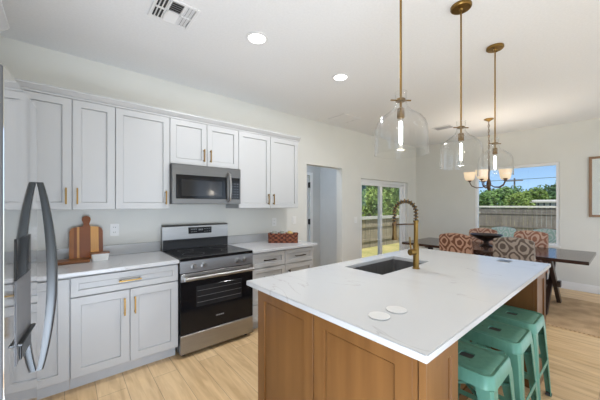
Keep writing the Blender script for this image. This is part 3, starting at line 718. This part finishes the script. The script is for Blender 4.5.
b = BM(); shaker(b, BX0, 1.225, .0, .882, BY0+.02, BY0, fnY, .062, .010, .0005, .0004, .007, .007); obj('corner_panel', b, 'island', t)
b = BM(); box(b, BX0+ap, 1.225, BY0+.0205, .499, 0, .882); obj('corner_core', b, 'island', t)
b = BM(); shaker(b, 2.735, BX1, .0, .882, BY0+.02, BY0, fnY, .062, .010, .0005, .0004, .007, .007); obj('corner_panel', b, 'island', t)
b = BM(); box(b, 2.735, BX1, BY0+.0205, KY-.001, 0, .882); obj('pilaster_box', b, 'island', t)
b = BM(); shaker(b, 1.26, 2.73, .0, .882, KY-.001, KY-.018, fnY, .09, .008); obj('back_panel', b, 'island', t)
b = BM(); shaker(b, BY0, BY1, .0, .882, BX1-.02, BX1, fnX, .09, .008); obj('end_panel', b, 'island', t)
dw = (BX1-BX0-.04)/4
for i in range(4):
    b = BM(); shaker(b, BX0+.022+i*dw, BX0+.018+(i+1)*dw, .10, .868, BY1-.02, BY1, fnY); d = obj('door', b, 'island', t)
    bar_handle(d, (BX0+.022+(i+.12 if i % 2 else i+.88)*dw, BY1, .70), (BX0+.022+(i+.12 if i % 2 else i+.88)*dw, BY1, .83), (0, .03, 0))
# sink
b = BM(); z1, z0 = .8835, .665; o_, i_ = .012, .004
def rr(x0, x1, y0, y1, z, r=.03, n=5):
    P = []
    for cx, cy, a in ((x1-r, y1-r, 0), (x0+r, y1-r, PI/2), (x0+r, y0+r, PI), (x1-r, y0+r, 1.5*PI)):
        for k in range(n): P.append((cx+r*math.cos(a+PI/2*k/(n-1)), cy+r*math.sin(a+PI/2*k/(n-1)), z))
    return P
loft(b, [rr(SX0-.03, SX1+.03, SY0-.03, SY1+.03, z1-.002), rr(SX0-.03, SX1+.03, SY0-.03, SY1+.03, z1), rr(SX0-.004, SX1+.004, SY0-.004, SY1+.004, z1, .02), rr(SX0+.0, SX1-.0, SY0+.0, SY1-.0, z0+.02, .02), rr(SX0+.02, SX1-.02, SY0+.02, SY1-.02, z0, .02), rr(2.05, 2.13, 1.28, 1.36, z0-.004, .03)], True, False, True)
sk = tag(obj('undermount_sink', b, 'sink', None, 40), 'dark stainless undermount sink set in the island worktop', 'sink')
b = BM(); lathe(b, [(.038, z0-.002), (.038, z0+.002), (.03, z0+.0025), (.0, z0+.0)], 2.09, 1.32, 20); obj('drain', b, 'steel', sk)
# faucet
fx, fy = 2.108, 1.084
t = thing('spring_faucet', (fx, fy, .914), 'tall brass spring-neck kitchen faucet beside the sink', 'faucet')
b = BM(); lathe(b, [(.0, .9143), (.028, .9143), (.028, .920), (.0225, .924), (.0225, 1.10), (.0195, 1.105), (.0165, 1.11), (.0165, 1.275), (.021, 1.277), (.021, 1.292), (.0, 1.292)], fx, fy, 20); obj('body', b, 'brass', t, 35)
hx, hy = fx-.02, fy+.175
arc = []
for i in range(41):
    a = PI*i/40; c = (1-math.cos(a))/2
    arc.append(Vector((fx+(hx-fx)*c, fy+(hy-fy)*c, 1.36+.085*math.sin(a))))
path = [Vector((fx, fy, 1.285)), Vector((fx, fy, 1.32))]+arc+[Vector((hx, hy, 1.31)), Vector((hx, hy, 1.265))]
b = BM(); tube(b, path, .0085, 8); obj('hose', b, 'black', t, 60)
# coil spring round the hose
seg = [0]
for p, q in zip(path, path[1:]): seg.append(seg[-1]+(q-p).length)
def along(s):
    for i in range(len(seg)-1):
        if s <= seg[i+1] or i == len(seg)-2:
            k = (s-seg[i])/(seg[i+1]-seg[i]); return path[i].lerp(path[i+1], k), (path[i+1]-path[i]).normalized()
cp_ = []; turns = 17; N = turns*12; side0 = Vector((-(hy-fy), hx-fx, 0)).normalized()
for i in range(N+1):
    p, d = along(seg[-1]*i/N); n2 = d.cross(side0).normalized(); a = 2*PI*turns*i/N
    cp_.append(p + .0150*(math.cos(a)*side0+math.sin(a)*n2))
b = BM(); tube(b, cp_, .0046, 6); obj('spring', b, 'brassd', t, 60)
b = BM(); lathe(b, [(.0, 1.27), (.015, 1.27), (.017, 1.25), (.0175, 1.17), (.021, 1.15), (.021, 1.125), (.0, 1.125)], hx, hy, 16); obj('spray_head', b, 'brassd', t, 35)
b = BM(); tube(b, [(fx, fy, 1.262), (hx, hy, 1.252)], .006, 8); lathe(b, [(.0185, 1.243), (.0215, 1.243), (.0215, 1.262), (.0185, 1.262), (.0185, 1.243)], hx, hy, 16); obj('docking_arm', b, 'bronze', t, 35)
b = BM(); vx = fx-.03; vy = fy+.012
tube(b, [(fx-.015, fy+.005, 1.045), (fx-.060, fy+.018, 1.045)], .024, 16); tube(b, [(fx-.045, fy+.014, 1.06), (fx-.05, fy+.02, 1.10), (fx-.055, fy+.022, 1.165)], [.006, .0055, .005], 8); obj('lever_handle', b, 'brass', t, 35)
# pop-up outlet, coasters
t = thing('popup_outlet', (2.99, .718, .914), 'flat dark pop-up outlet set in the far end of the island worktop', 'outlet')
b = BM(); box(b, 2.94, 3.05, .675, .765, .9142, .917, .001); obj('frame', b, 'steel', t)
b = BM(); box(b, 2.95, 3.04, .685, .755, .9172, .9178); obj('cover', b, 'darksteel', t)
for x, y, lb in ((1.072, .722, 'round white marble coaster nearer the front edge of the island'), (1.198, .712, 'round white marble coaster nearer the sink on the island')):
    b = BM(); lathe(b, [(.0, .9143), (.046, .9143), (.048, .917), (.047, .920), (.0, .9205)], x, y, 32); tag(obj('coaster', b, 'marble', None, 35), lb, 'coaster', 'marble coasters on the island')

# ------------------------------------------------------------------ bar stools
SH = .605
def rsq(h, r, z, n=6):
    return [(p[0], p[1], p[2]) for p in rr(-h, h, -h, h, z, r, n)]
def make_stool():
    t = thing('bar_stool', (0, 0, 0), 'x', 'stool', 'mint bar stools at the island')
    b = BM()
    n = 6
    hole = []
    for k in range(4*n):
        q = rsq(.034, .012, SH-.004, n)[k]; hole.append(q)
    rings = [[(x, y, SH-.012) for x, y, z in hole], hole, rsq(.10, .03, SH-.003), rsq(.138, .035, SH-.002), rsq(.143, .036, SH-.006), rsq(.150, .04, SH), rsq(.158, .042, SH), rsq(.164, .044, SH-.008), rsq(.171, .046, SH-.060), rsq(.168, .045, SH-.060), rsq(.161, .043, SH-.010)]
    loft(b, rings, True, False, False); obj('seat', b, 'stool', t, 40, local=True)
    b = BM(); lathe(b, [(.0, SH-.022), (.042, SH-.022), (.042, SH-.0125), (.0, SH-.0125)], 0, 0, 12); obj('seat_hole', b, 'slot', t, local=True)
    for sx, sy in ((-1, -1), (1, -1), (1, 1), (-1, 1)):
        b = BM(); R = []
        for z, h, wd in ((SH-.058, .166, .075), (SH-.10, .170, .068), (.30, .182, .046), (.03, .197, .034), (.0, .200, .036)):
            q = .0045; wd2 = wd
            prof = [(0, .012), (.012, 0), (wd2, 0), (wd2, q), (.014, q), (q, .014), (q, wd2), (0, wd2)]
            R.append([(sx*(h-a), sy*(h-c), z) for a, c in prof])
        # ribs pressed in the leg
        loft(b, R); lg = obj('leg', b, 'stool', t, 40, local=True)
        b = BM(); box(b, sx*.183-.018, sx*.183+.018, sy*.183-.018, sy*.183+.018, 0, .018, .004); obj('foot_cap', b, 'slot', lg, local=True)
    for a in range(4):
        b = BM(); h0 = .1845; z = .27
        box(b, -h0+.03, h0-.03, -h0-.002, -h0+.003, z-.014, z+.014, .001); bmesh.ops.rotate(b, cent=(0, 0, 0), matrix=Matrix.Rotation(a*PI/2, 3, 'Z'), verts=b.verts); obj('footrest', b, 'stool', t, local=True)
    b = BM(); tube(b, [(-.168, -.168, .44), (.168, .168, .44)], .007, 6); tube(b, [(-.168, .168, .448), (.168, -.168, .448)], .007, 6); obj('cross_brace', b, 'stool', t, local=True)
    return t
st0 = make_stool()
for i, (x, y, lb) in enumerate(((1.67, .572, 'mint green metal bar stool nearest the front corner of the island'), (2.16, .572, 'mint green metal bar stool in the middle of the three'), (2.565, .572, 'mint green metal bar stool farthest from the camera, nearest the rug'))):
    o = st0 if i == 0 else copy_tree(st0); o.location = (x, y, 0); tag(o, lb)

# ------------------------------------------------------------------ pendants
def pendant(x, y):
    t = thing('glass_pendant', (x, y, H), 'x', 'pendant light', 'glass pendants over the island')
    b = BM(); lathe(b, [(.0, H-.001), (.066, H-.001), (.066, H-.016), (.060, H-.022), (.015, H-.024), (.010, H-.034), (.0, H-.034)], x, y, 28); c = obj('canopy', b, 'brass', t, 35)
    for s in (-1, 1):
        b = BM(); lathe(b, [(.0, H-.0225), (.006, H-.0225), (.006, H-.030), (.0, H-.032)], x+s*.04, y, 10); obj('screw', b, 'brassd', c)
    b = BM(); tube(b, [(x, y, H-.03), (x, y, 1.86)], .0058, 10); obj('rod', b, 'brass', t, 40)
    b = BM(); lathe(b, [(.0, 1.958), (.022, 1.958), (.024, 1.953), (.024, 1.946), (.0, 1.946)], x, y, 20)
    tube(b, [(x-.042, y+.032, 1.951), (x+.042, y-.032, 1.951)], .004, 8); obj('collar', b, 'brassd', t, 35)
    b = BM(); lathe(b, [(.0, 1.912), (.012, 1.912), (.018, 1.908), (.019, 1.862), (.016, 1.858), (.0, 1.858)], x, y, 18); obj('socket', b, 'brassd', t, 35)
    b = BM(); lathe(b, [(.0, 1.858), (.010, 1.857), (.0135, 1.84), (.0145, 1.80), (.0145, 1.705), (.010, 1.690), (.0, 1.686)], x, y, 14); bu = obj('bulb', b, 'pglass', t, 60)
    b = BM(); lathe(b, [(.0, 1.845), (.008, 1.84), (.0095, 1.80), (.0095, 1.74), (.006, 1.725), (.0, 1.722)], x, y, 12); obj('filament', b, 'bulb', bu, 60)
    g = [(.0305, 1.995), (.029, 1.985), (.0285, 1.945), (.031, 1.928), (.038, 1.912), (.055, 1.894), (.080, 1.876), (.104, 1.857), (.119, 1.836), (.127, 1.812), (.131, 1.78), (.1325, 1.672)]
    prof = g + [(r-.003, z) for r, z in g[::-1]]
    prof.append(prof[0])
    b = BM(); lathe(b, prof, x, y, 40); obj('glass_shade', b, 'pglass', t, 60)
    l = bpy.data.lights.new('pendant_glow', 'POINT'); l.energy = 2.0; l.color = (1, .88, .72); l.shadow_soft_size = .02
    o = bpy.data.objects.new('pendant_glow', l); COL.objects.link(o); o.parent = t; o.location = (0, 0, 1.645-H)
    return t
pd = pendant(1.32, .76)
for i, (x, y, lb) in enumerate(((1.32, .76, 'clear glass cloche pendant nearest the camera, on a brass rod'), (2.104, .757, 'clear glass cloche pendant in the middle of the three'), (2.876, .761, 'clear glass cloche pendant farthest away, in front of the chandelier'))):
    o = pd if i == 0 else copy_tree(pd); o.location = (x, y, H); tag(o, lb)

# ------------------------------------------------------------------ recessed lights, vents
def downlight(x, y, lb, e=17):
    t = thing('recessed_downlight', (x, y, H), lb, 'ceiling light', 'recessed ceiling lights')
    b = BM(); lathe(b, [(.092, H-.0005), (.092, H-.006), (.072, H-.009), (.070, H-.0045), (.070, H-.0005)], x, y, 32); obj('trim_ring', b, 'vent', t, 35)
    b = BM(); lathe(b, [(.0, H-.0055), (.071, H-.0055), (.071, H-.0035), (.0, H-.0035)], x, y, 32); obj('lens', b, 'lens', t)
    l = bpy.data.lights.new('downlight', 'AREA'); l.shape = 'DISK'; l.size = .13; l.energy = e; l.color = (.97, .975, 1)
    o = bpy.data.objects.new('downlight', l); COL.objects.link(o); o.parent = t; o.location = (0, 0, -.012)
downlight(1.215, 1.992, 'round recessed ceiling light nearer the camera, in front of the microwave')
downlight(2.274, 2.016, 'round recessed ceiling light farther along, near the doorway')
for x_, y_, lb_ in ((.1, .3, 'added unseen recessed ceiling light above the camera'), (3.3, -1.2, 'added unseen recessed ceiling light in the living area behind the stools')): downlight(x_, y_, lb_, 7)  # unseen fixtures added for extra room light
def vent(x0, x1, y0, y1, lb, kind):
    t = thing('ceiling_vent', ((x0+x1)/2, (y0+y1)/2, H), lb, 'vent', 'ceiling vents')
    zt, zb = H-.001, H-.012; f = .022
    b = BM()
    for q in ((x0, x0+f, y0, y1), (x1-f, x1, y0, y1), (x0+f, x1-f, y0, y0+f), (x0+f, x1-f, y1-f, y1)): box(b, *q, zb, zt, .003)
    obj('frame', b, 'vent', t)
    b = BM(); box(b, x0+f, x1-f, y0+f, y1-f, H-.003, H-.001); obj('backing', b, 'slot' if kind != 'return' else 'vent', t)
    def slat(a0, a1, c0, c1, along_x, tilt):
        b = BM(); zz0, zz1 = H-.013, H-.003
        if along_x:
            loft(b, [[(a0, c0, zz0 if tilt < 0 else zz1), (a0, c1, zz1 if tilt < 0 else zz0), (a0, c1, (zz1 if tilt < 0 else zz0)+.0012), (a0, c0, (zz0 if tilt < 0 else zz1)+.0012)],
                     [(a1, c0, zz0 if tilt < 0 else zz1), (a1, c1, zz1 if tilt < 0 else zz0), (a1, c1, (zz1 if tilt < 0 else zz0)+.0012), (a1, c0, (zz0 if tilt < 0 else zz1)+.0012)]])
        else:
            loft(b, [[(c0, a0, zz0 if tilt < 0 else zz1), (c1, a0, zz1 if tilt < 0 else zz0), (c1, a0, (zz1 if tilt < 0 else zz0)+.0012), (c0, a0, (zz0 if tilt < 0 else zz1)+.0012)],
                     [(c0, a1, zz0 if tilt < 0 else zz1), (c1, a1, zz1 if tilt < 0 else zz0), (c1, a1, (zz1 if tilt < 0 else zz0)+.0012), (c0, a1, (zz0 if tilt < 0 else zz1)+.0012)]])
        return b
    if kind == 'register':
        cx0, cx1, ym = x0+(x1-x0)*.34, x1-(x1-x0)*.34, (y0+y1)/2
        b = BM(); box(b, x0+f, x1-f, ym-.006, ym+.006, H-.012, H-.003); box(b, cx0-.006, cx0+.006, y0+f, y1-f, H-.012, H-.003); box(b, cx1-.006, cx1+.006, y0+f, y1-f, H-.012, H-.003); obj('divider', b, 'vent', t)
        for k in range(3):
            for (ya, yb) in ((y0+f, ym-.006), (ym+.006, y1-f)):
                w_ = (cx0-.006-x0-f)/3; obj('slat', slat(ya, yb, x0+f+k*w_+.010, x0+f+(k+1)*w_, False, -1), 'vent', t)
                w_ = (x1-f-cx1-.006)/3; obj('slat', slat(ya, yb, cx1+.006+k*w_, cx1+.006+(k+1)*w_-.007, False, 1), 'vent', t)
        for (ya, yb, sgn, mm) in ((y0+f, ym-.006, -1, 'grille'), (ym+.006, y1-f, 1, 'vent')):  # one centre bank greyed: shade on its louvers put into the colour
            w_ = (yb-ya)/5
            for k in range(5): obj('slat', slat(cx0+.006, cx1-.006, ya+k*w_, ya+(k+1)*w_-.004, True, sgn), mm, t)
    elif kind == 'return':
        n = 3; w_ = (y1-y0-2*f)/n
        for k in range(n): obj('slat', slat(x0+f, x1-f, y0+f+k*w_+.01, y0+f+(k+1)*w_-.01, True, 1), 'vent', t)
    else:
        n = 5; w_ = (x1-x0-2*f)/n
        for k in range(n): obj('slat', slat(y0+f, y1-f, x0+f+k*w_, x0+f+(k+1)*w_-.012, False, 1), 'grille', t)
vent(.455, .735, 1.965, 2.25, 'white square ceiling register with slotted banks, top left of the photo', 'register')
vent(3.21, 3.60, 2.77, 3.11, 'flat white ceiling return vent above the doorway', 'return')
vent(5.04, 5.26, 1.98, 2.30, 'small grey ceiling vent behind the middle pendant', 'small')

# ------------------------------------------------------------------ chandelier
cx, cy = 5.2, 1.46
t = thing('chandelier', (cx, cy, H), 'bronze five-arm chandelier with cream glass shades over the dining table', 'chandelier')
b = BM(); lathe(b, [(.0, H-.001), (.068, H-.001), (.066, H-.012), (.03, H-.03), (.010, H-.045), (.0, H-.045)], cx, cy, 24); obj('canopy', b, 'brass', t, 35)
b = BM()
z = H-.045; k = 0
while z > 2.06:   # chain links
    a = PI/2*(k % 2); pts_ = []
    for i in range(13):
        q = 2*PI*i/12; r_ = .012*math.cos(q); pts_.append((cx+r_*math.cos(a), cy+r_*math.sin(a), z-.024+.026*math.sin(q)))
    tube(b, pts_, .0032, 5, False); z -= .042; k += 1
tube(b, [(cx+.004, cy, H-.04), (cx+.004, cy, 2.03)], .003, 5)
obj('chain', b, 'brassd', t, 60)
b = BM(); lathe(b, [(.0, 2.05), (.010, 2.045), (.012, 2.0), (.022, 1.97), (.012, 1.94), (.012, 1.84), (.028, 1.79), (.034, 1.75), (.022, 1.70), (.03, 1.675), (.012, 1.65), (.0, 1.63)], cx, cy, 16); obj('centre_stem', b, 'bronze', t, 40)
for k in range(5):
    a = 2*PI*k/5+.55; d = Vector((math.cos(a), math.sin(a), 0)); c = Vector((cx, cy, 0)); b = BM()
    tube(b, [c+d*.02+Vector((0, 0, 1.74)), c+d*.09+Vector((0, 0, 1.70)), c+d*.17+Vector((0, 0, 1.695)), c+d*.235+Vector((0, 0, 1.73)), c+d*.262+Vector((0, 0, 1.785)), c+d*.265+Vector((0, 0, 1.81))], .0075, 8); ar = obj('arm', b, 'bronze', t, 60)
    p = c+d*.265; b = BM(); lathe(b, [(.0, 1.80), (.018, 1.80), (.03, 1.815), (.022, 1.83), (.0, 1.83)], p.x, p.y, 14); obj('cup', b, 'bronze', ar, 40)
    b = BM(); lathe(b, [(.02, 1.818), (.05, 1.825), (.068, 1.85), (.078, 1.90), (.088, 1.955), (.085, 1.955), (.074, 1.90), (.064, 1.853), (.047, 1.829), (.0, 1.826)], p.x, p.y, 22); obj('shade', b, 'shade', ar, 60)
    l = bpy.data.lights.new('shade_glow', 'POINT'); l.energy = 4.0; l.color = (1, .92, .82); l.shadow_soft_size = .03
    o = bpy.data.objects.new('shade_glow', l); COL.objects.link(o); o.parent = t; o.location = (p.x-cx, p.y-cy, 1.90-H)

# ------------------------------------------------------------------ rug, table, chairs, bowl
b = BM(); box(b, 4.34, 5.83, -.12, 3.0, .0005, .012, .004)
tag(obj('jute_rug', b, 'jute'), 'braided brown jute rug under the dining table', 'rug')
RT = .0125
t = thing('dining_table', (5.1, 1.45, RT), 'dark espresso trestle dining table with a long plank top', 'table')
b = BM(); box(b, 4.585, 5.64, .30, 2.62, .718, .76, .006, 2); obj('tabletop', b, 'table', t)
for y in (.68, 2.22):
    for s in (-1, 1):
        b = BM(); w_ = .035
        o2 = .0 if s < 0 else .0
        y0_, y1_ = (y-.045, y-.001) if s < 0 else (y+.001, y+.045)
        P = [(5.1-s*.36-.05, RT), (5.1-s*.36+.05, RT), (5.1+s*.34+.05, .685), (5.1+s*.34-.05, .685)]
        prism(b, P, y0_, y1_, lambda a, z_, n: (a, n, z_)); obj('trestle_leg', b, 'tableleg', t)
    b = BM(); box(b, 4.70, 5.50, y-.045, y+.045, .6855, .7175, .004); obj('top_bearer', b, 'tableleg', t)
    b = BM(); box(b, 5.06, 5.14, y-.085 if y < 1 else y+.0455, y-.0455 if y < 1 else y+.085, .31, .39, .004); obj('wedge_block', b, 'tableleg', t)
b = BM(); box(b, 5.08, 5.12, .726, 2.174, .315, .385, .003); obj('stretcher', b, 'tableleg', t)
def make_chair(fabric, cat='chair'):
    # back towards -x, seat towards +x
    t = thing('dining_chair', (0, 0, 0), 'x', cat, 'upholstered dining chairs'); w_ = .215
    b = BM(); box(b, -.02, .46, -w_, w_, .37, .475, .025, 3); obj('seat', b, fabric, t, 40, local=True)
    b = BM(); R = []
    n = 12
    for (z, x0, x1, hw) in ((.36, -.02, .08, w_), (.50, -.025, .085, w_), (.75, -.055, .045, w_-.002), (.93, -.078, .010, w_-.004)):
        R.append((z, x0, x1, hw))
    def top(yy, hw): return .03*(1-(yy/hw)**2)
    ys_ = [-1+2*i/n for i in range(n+1)]
    rings = []
    for (z, x0, x1, hw) in R:
        dz = [0 if z < .93 else top(q*hw, hw) for q in ys_]
        rings.append([(x0-.012*(1-q*q)*(z > .5), q*hw, z+d) for q, d in zip(ys_, dz)] + [(x1-.012*(1-q*q)*(z > .5), q*hw, z+d) for q, d in zip(ys_[::-1], dz[::-1])])
    z, x0, x1, hw = .975, -.080, -.010, w_-.016
    rings.append([(x0+.012, q*hw, .958+top(q*hw, hw)) for q in ys_]+[(x1-.01, q*hw, .958+top(q*hw, hw)) for q in ys_[::-1]])
    loft(b, rings); obj('backrest', b, fabric, t, 50, local=True)
    for x, y in ((.43, .185), (.43, -.185), (.02, .185), (.02, -.185)):
        b = BM(); s = .022
        loft(b, [[(x+a*s*.75, y+c*s*.75, 0) for a, c in ((-1, -1), (1, -1), (1, 1), (-1, 1))], [(x+a*s, y+c*s, .369) for a, c in ((-1, -1), (1, -1), (1, 1), (-1, 1))]])
        obj('leg', b, 'chairleg', t, local=True)
    return t
def put(o, x, y, rz, z, lb): o.location = (x, y, z); o.rotation_euler = (0, 0, rz); tag(o, lb); return o
put(make_chair('rust'), 4.42, 1.66, 0, RT, 'rust brown scroll-patterned chair at the left near side of the dining table')
put(make_chair('taupe'), 4.42, .965, 0, RT, 'taupe scroll-patterned chair with its back to the kitchen island')
c1 = put(make_chair('rustp'), 5.70, 1.70, PI, RT, 'pale rust scroll-patterned chair on the window side behind the wooden bowl')
put(copy_tree(c1), 5.70, 1.03, PI, RT, 'pale rust scroll-patterned chair on the window side, right of the bowl')
m1 = put(make_chair('mint'), 7.15, 1.75, PI, -.04, 'mint patterned chair standing in for a reflection in window glass, left of the two')  # chairs added outside in place of the window-side chairs' reflections
put(copy_tree(m1), 7.15, 1.045, PI, -.04, 'mint patterned chair standing in for a reflection in window glass, right of the two')
bx, by, bz = 5.12, 1.475, .7605
b = BM(); lathe(b, [(.0, bz), (.085, bz), (.088, bz+.012), (.05, bz+.03), (.032, bz+.05), (.034, bz+.075), (.07, bz+.095), (.15, bz+.13), (.215, bz+.178), (.222, bz+.19), (.212, bz+.188), (.14, bz+.145), (.05, bz+.118), (.0, bz+.112)], bx, by, 36)
tag(obj('pedestal_bowl', b, 'bowl', None, 35), 'dark wooden footed bowl at the centre of the dining table', 'bowl')
# framed picture
t = thing('framed_picture', (XF, .03, 1.22), 'wood framed picture with white mat on the dining room wall', 'picture')
y0, y1, z0, z1 = -.36, .425, 1.222, 2.185; f = .035
b = BM()
for q in ((y0, y0+f, z0, z1), (y1-f, y1, z0, z1), (y0+f, y1-f, z0, z0+f), (y0+f, y1-f, z1-f, z1)): box(b, XF-.028, XF-.002, q[0], q[1], q[2], q[3], .003)
obj('frame', b, 'frame', t)
b = BM(); box(b, XF-.014, XF-.004, y0+f, y1-f, z0+f, z1-f); obj('mat_board', b, 'mat', t)
b = BM(); box(b, XF-.016, XF-.0145, y0+.17, y1-.17, z0+.2, z1-.2); obj('print', b, 'sill', t)
b = BM(); box(b, XF-.021, XF-.019, y0+f-.004, y1-f+.004, z0+f-.004, z1-f+.004); obj('glass', b, 'pane', t)

# ------------------------------------------------------------------ wall plates
def plate(x, z, kind, lb, w_=.075, h_=.118):
    t = thing('wall_outlet' if kind == 'outlet' else 'light_switch', (x, YL, z), lb, 'outlet' if kind == 'outlet' else 'switch')
    b = BM(); box(b, x-w_/2, x+w_/2, YL-.007, YL-.0005, z-h_/2, z+h_/2, .002); p = obj('plate', b, 'plate', t)
    if kind == 'outlet':
        for dz in (-.024, .024):
            b = BM(); box(b, x-.017, x+.017, YL-.009, YL-.006, z+dz-.014, z+dz+.014, .002); r_ = obj('receptacle', b, 'plate', t)
            b = BM(); box(b, x-.009, x-.006, YL-.0094, YL-.0088, z+dz-.005, z+dz+.006); box(b, x+.006, x+.009, YL-.0094, YL-.0088, z+dz-.005, z+dz+.006); obj('slots', b, 'slot', r_)
    else:
        b = BM(); box(b, x-.017, x+.017, YL-.010, YL-.006, z-.034, z+.034, .003); obj('rocker', b, 'plate', t)
plate(.378, 1.166, 'outlet', 'white wall outlet right of the striped cutting board')
plate(2.312, 1.168, 'outlet', 'white wall outlet above the woven basket')
plate(2.684, 1.180, 'switch', 'white light switch between wall cabinet and doorway')
plate(4.17, 1.135, 'switch', 'white light switch left of the sliding glass door', .085)

# ------------------------------------------------------------------ things on the counters
def prof_board():
    P = []; w2, hh, r = .124, .297, .045
    P += [(-w2+.012, 0), (w2-.012, 0), (w2-.003, .004), (w2, .012)]
    for k in range(7): a = PI/2*k/6; P.append((w2-r+r*math.cos(a)-.006*k/6, hh-r+r*math.sin(a)))
    P += [(.032, hh+.002), (.024, hh+.012), (.022, hh+.028)]
    for k in range(9): a = -.6+(PI+1.2)*k/8; P.append((.034*math.cos(a), hh+.068+.034*math.sin(a)))
    P += [(-.022, hh+.028), (-.024, hh+.012), (-.032, hh+.002)]
    for k in range(7): a = PI/2+PI/2*k/6; P.append((-w2+r+r*math.cos(a)+.006*(6-k)/6, hh-r+r*math.sin(a)))
    P += [(-w2, .012), (-w2+.003, .004)]
    return P
b = BM(); prism(b, prof_board(), -.010, .010, lambda a, z, n: (a, n, z))
pb = obj('paddle_cutting_board', b, 'stripe', None, local=True); pb.location = (.152, 3.225, .9145+.0015); pb.rotation_euler = (-math.radians(8.5), 0, 0)
tag(pb, 'striped wooden paddle cutting board leaning against the wall', 'cutting board')
b = BM(); box(b, -.085, .165, 3.03, 3.19, .9145, .938, .004); tr = tag(obj('serving_board', b, 'acacia'), 'flat brown wooden board lying before the striped cutting board', 'board')
t = thing('ceramic_dish', (.245, 3.09, .9145), 'small white rectangular ceramic dish with brown rim beside the cutting board', 'dish')
b = BM(); loft(b, [rr(.183, .300, 3.045, 3.135, .9145, .012), rr(.176, .308, 3.04, 3.14, .978, .012)]); obj('dish_body', b, 'ceramic', t, 40)
b = BM(); loft(b, [rr(.172, .312, 3.036, 3.144,   .9785, .012), rr(.172, .312, 3.036, 3.144, .988, .012)]); obj('rim', b, 'acacia', t, 40)['label'] = 'brown wooden rim'
# woven basket
BXC, BYC = 2.235, 2.995
t = thing('woven_basket', (BXC, BYC, .9145), 'reddish-brown woven rectangular basket on the counter right of the range', 'basket', None, math.radians(-39))
b = BM(); z0, z1 = 0, .118; a_, c_ = .195, .072
loft(b, [rr(-a_, a_, -c_, c_, z0, .02), rr(-a_-.004, a_+.004, -c_-.004, c_+.004, z1, .02), rr(-a_+.012, a_-.012, -c_+.012, c_-.012, z1, .015), rr(-a_+.014, a_-.014, -c_+.014, c_-.014, z0+.012, .015)]); obj('basket_body', b, 'basket', t, 40, local=True)
b = BM(); P = [Vector(p) for p in rr(-a_, a_, -c_, c_, z1, .02)]; tube(b, P+[P[0]], .008, 6); obj('braided_rim', b, 'basket', t, 60, local=True)
def ball(x, y, z, r, m, lb, kn=7):
    b = BM(); bmesh.ops.create_icosphere(b, subdivisions=3, radius=r)
    for v in b.verts:
        a = math.atan2(v.co.y, v.co.x); v.co *= 1+.05*math.sin(a*kn)*math.cos(v.co.z/r*3)
    o = obj('decorative_ball', b, m, None, 60, local=True); o.location = (x, y, z); tag(o, lb, 'decorative ball', 'balls in the woven basket')
ca, sa = math.cos(math.radians(-39)), math.sin(math.radians(-39))
for q, r_, m_, lb_ in ((-.115, .046, 'fruitg', 'grey ball at the left end of the woven basket'), (-.012, .046, 'fruitg', 'grey ball in the middle of the woven basket'), (.088, .044, 'fruity', 'yellow ball toward the right end of the woven basket')):
    ball(BXC+q*ca, BYC+q*sa, .9145+.012+r_+.052, r_, m_, lb_)
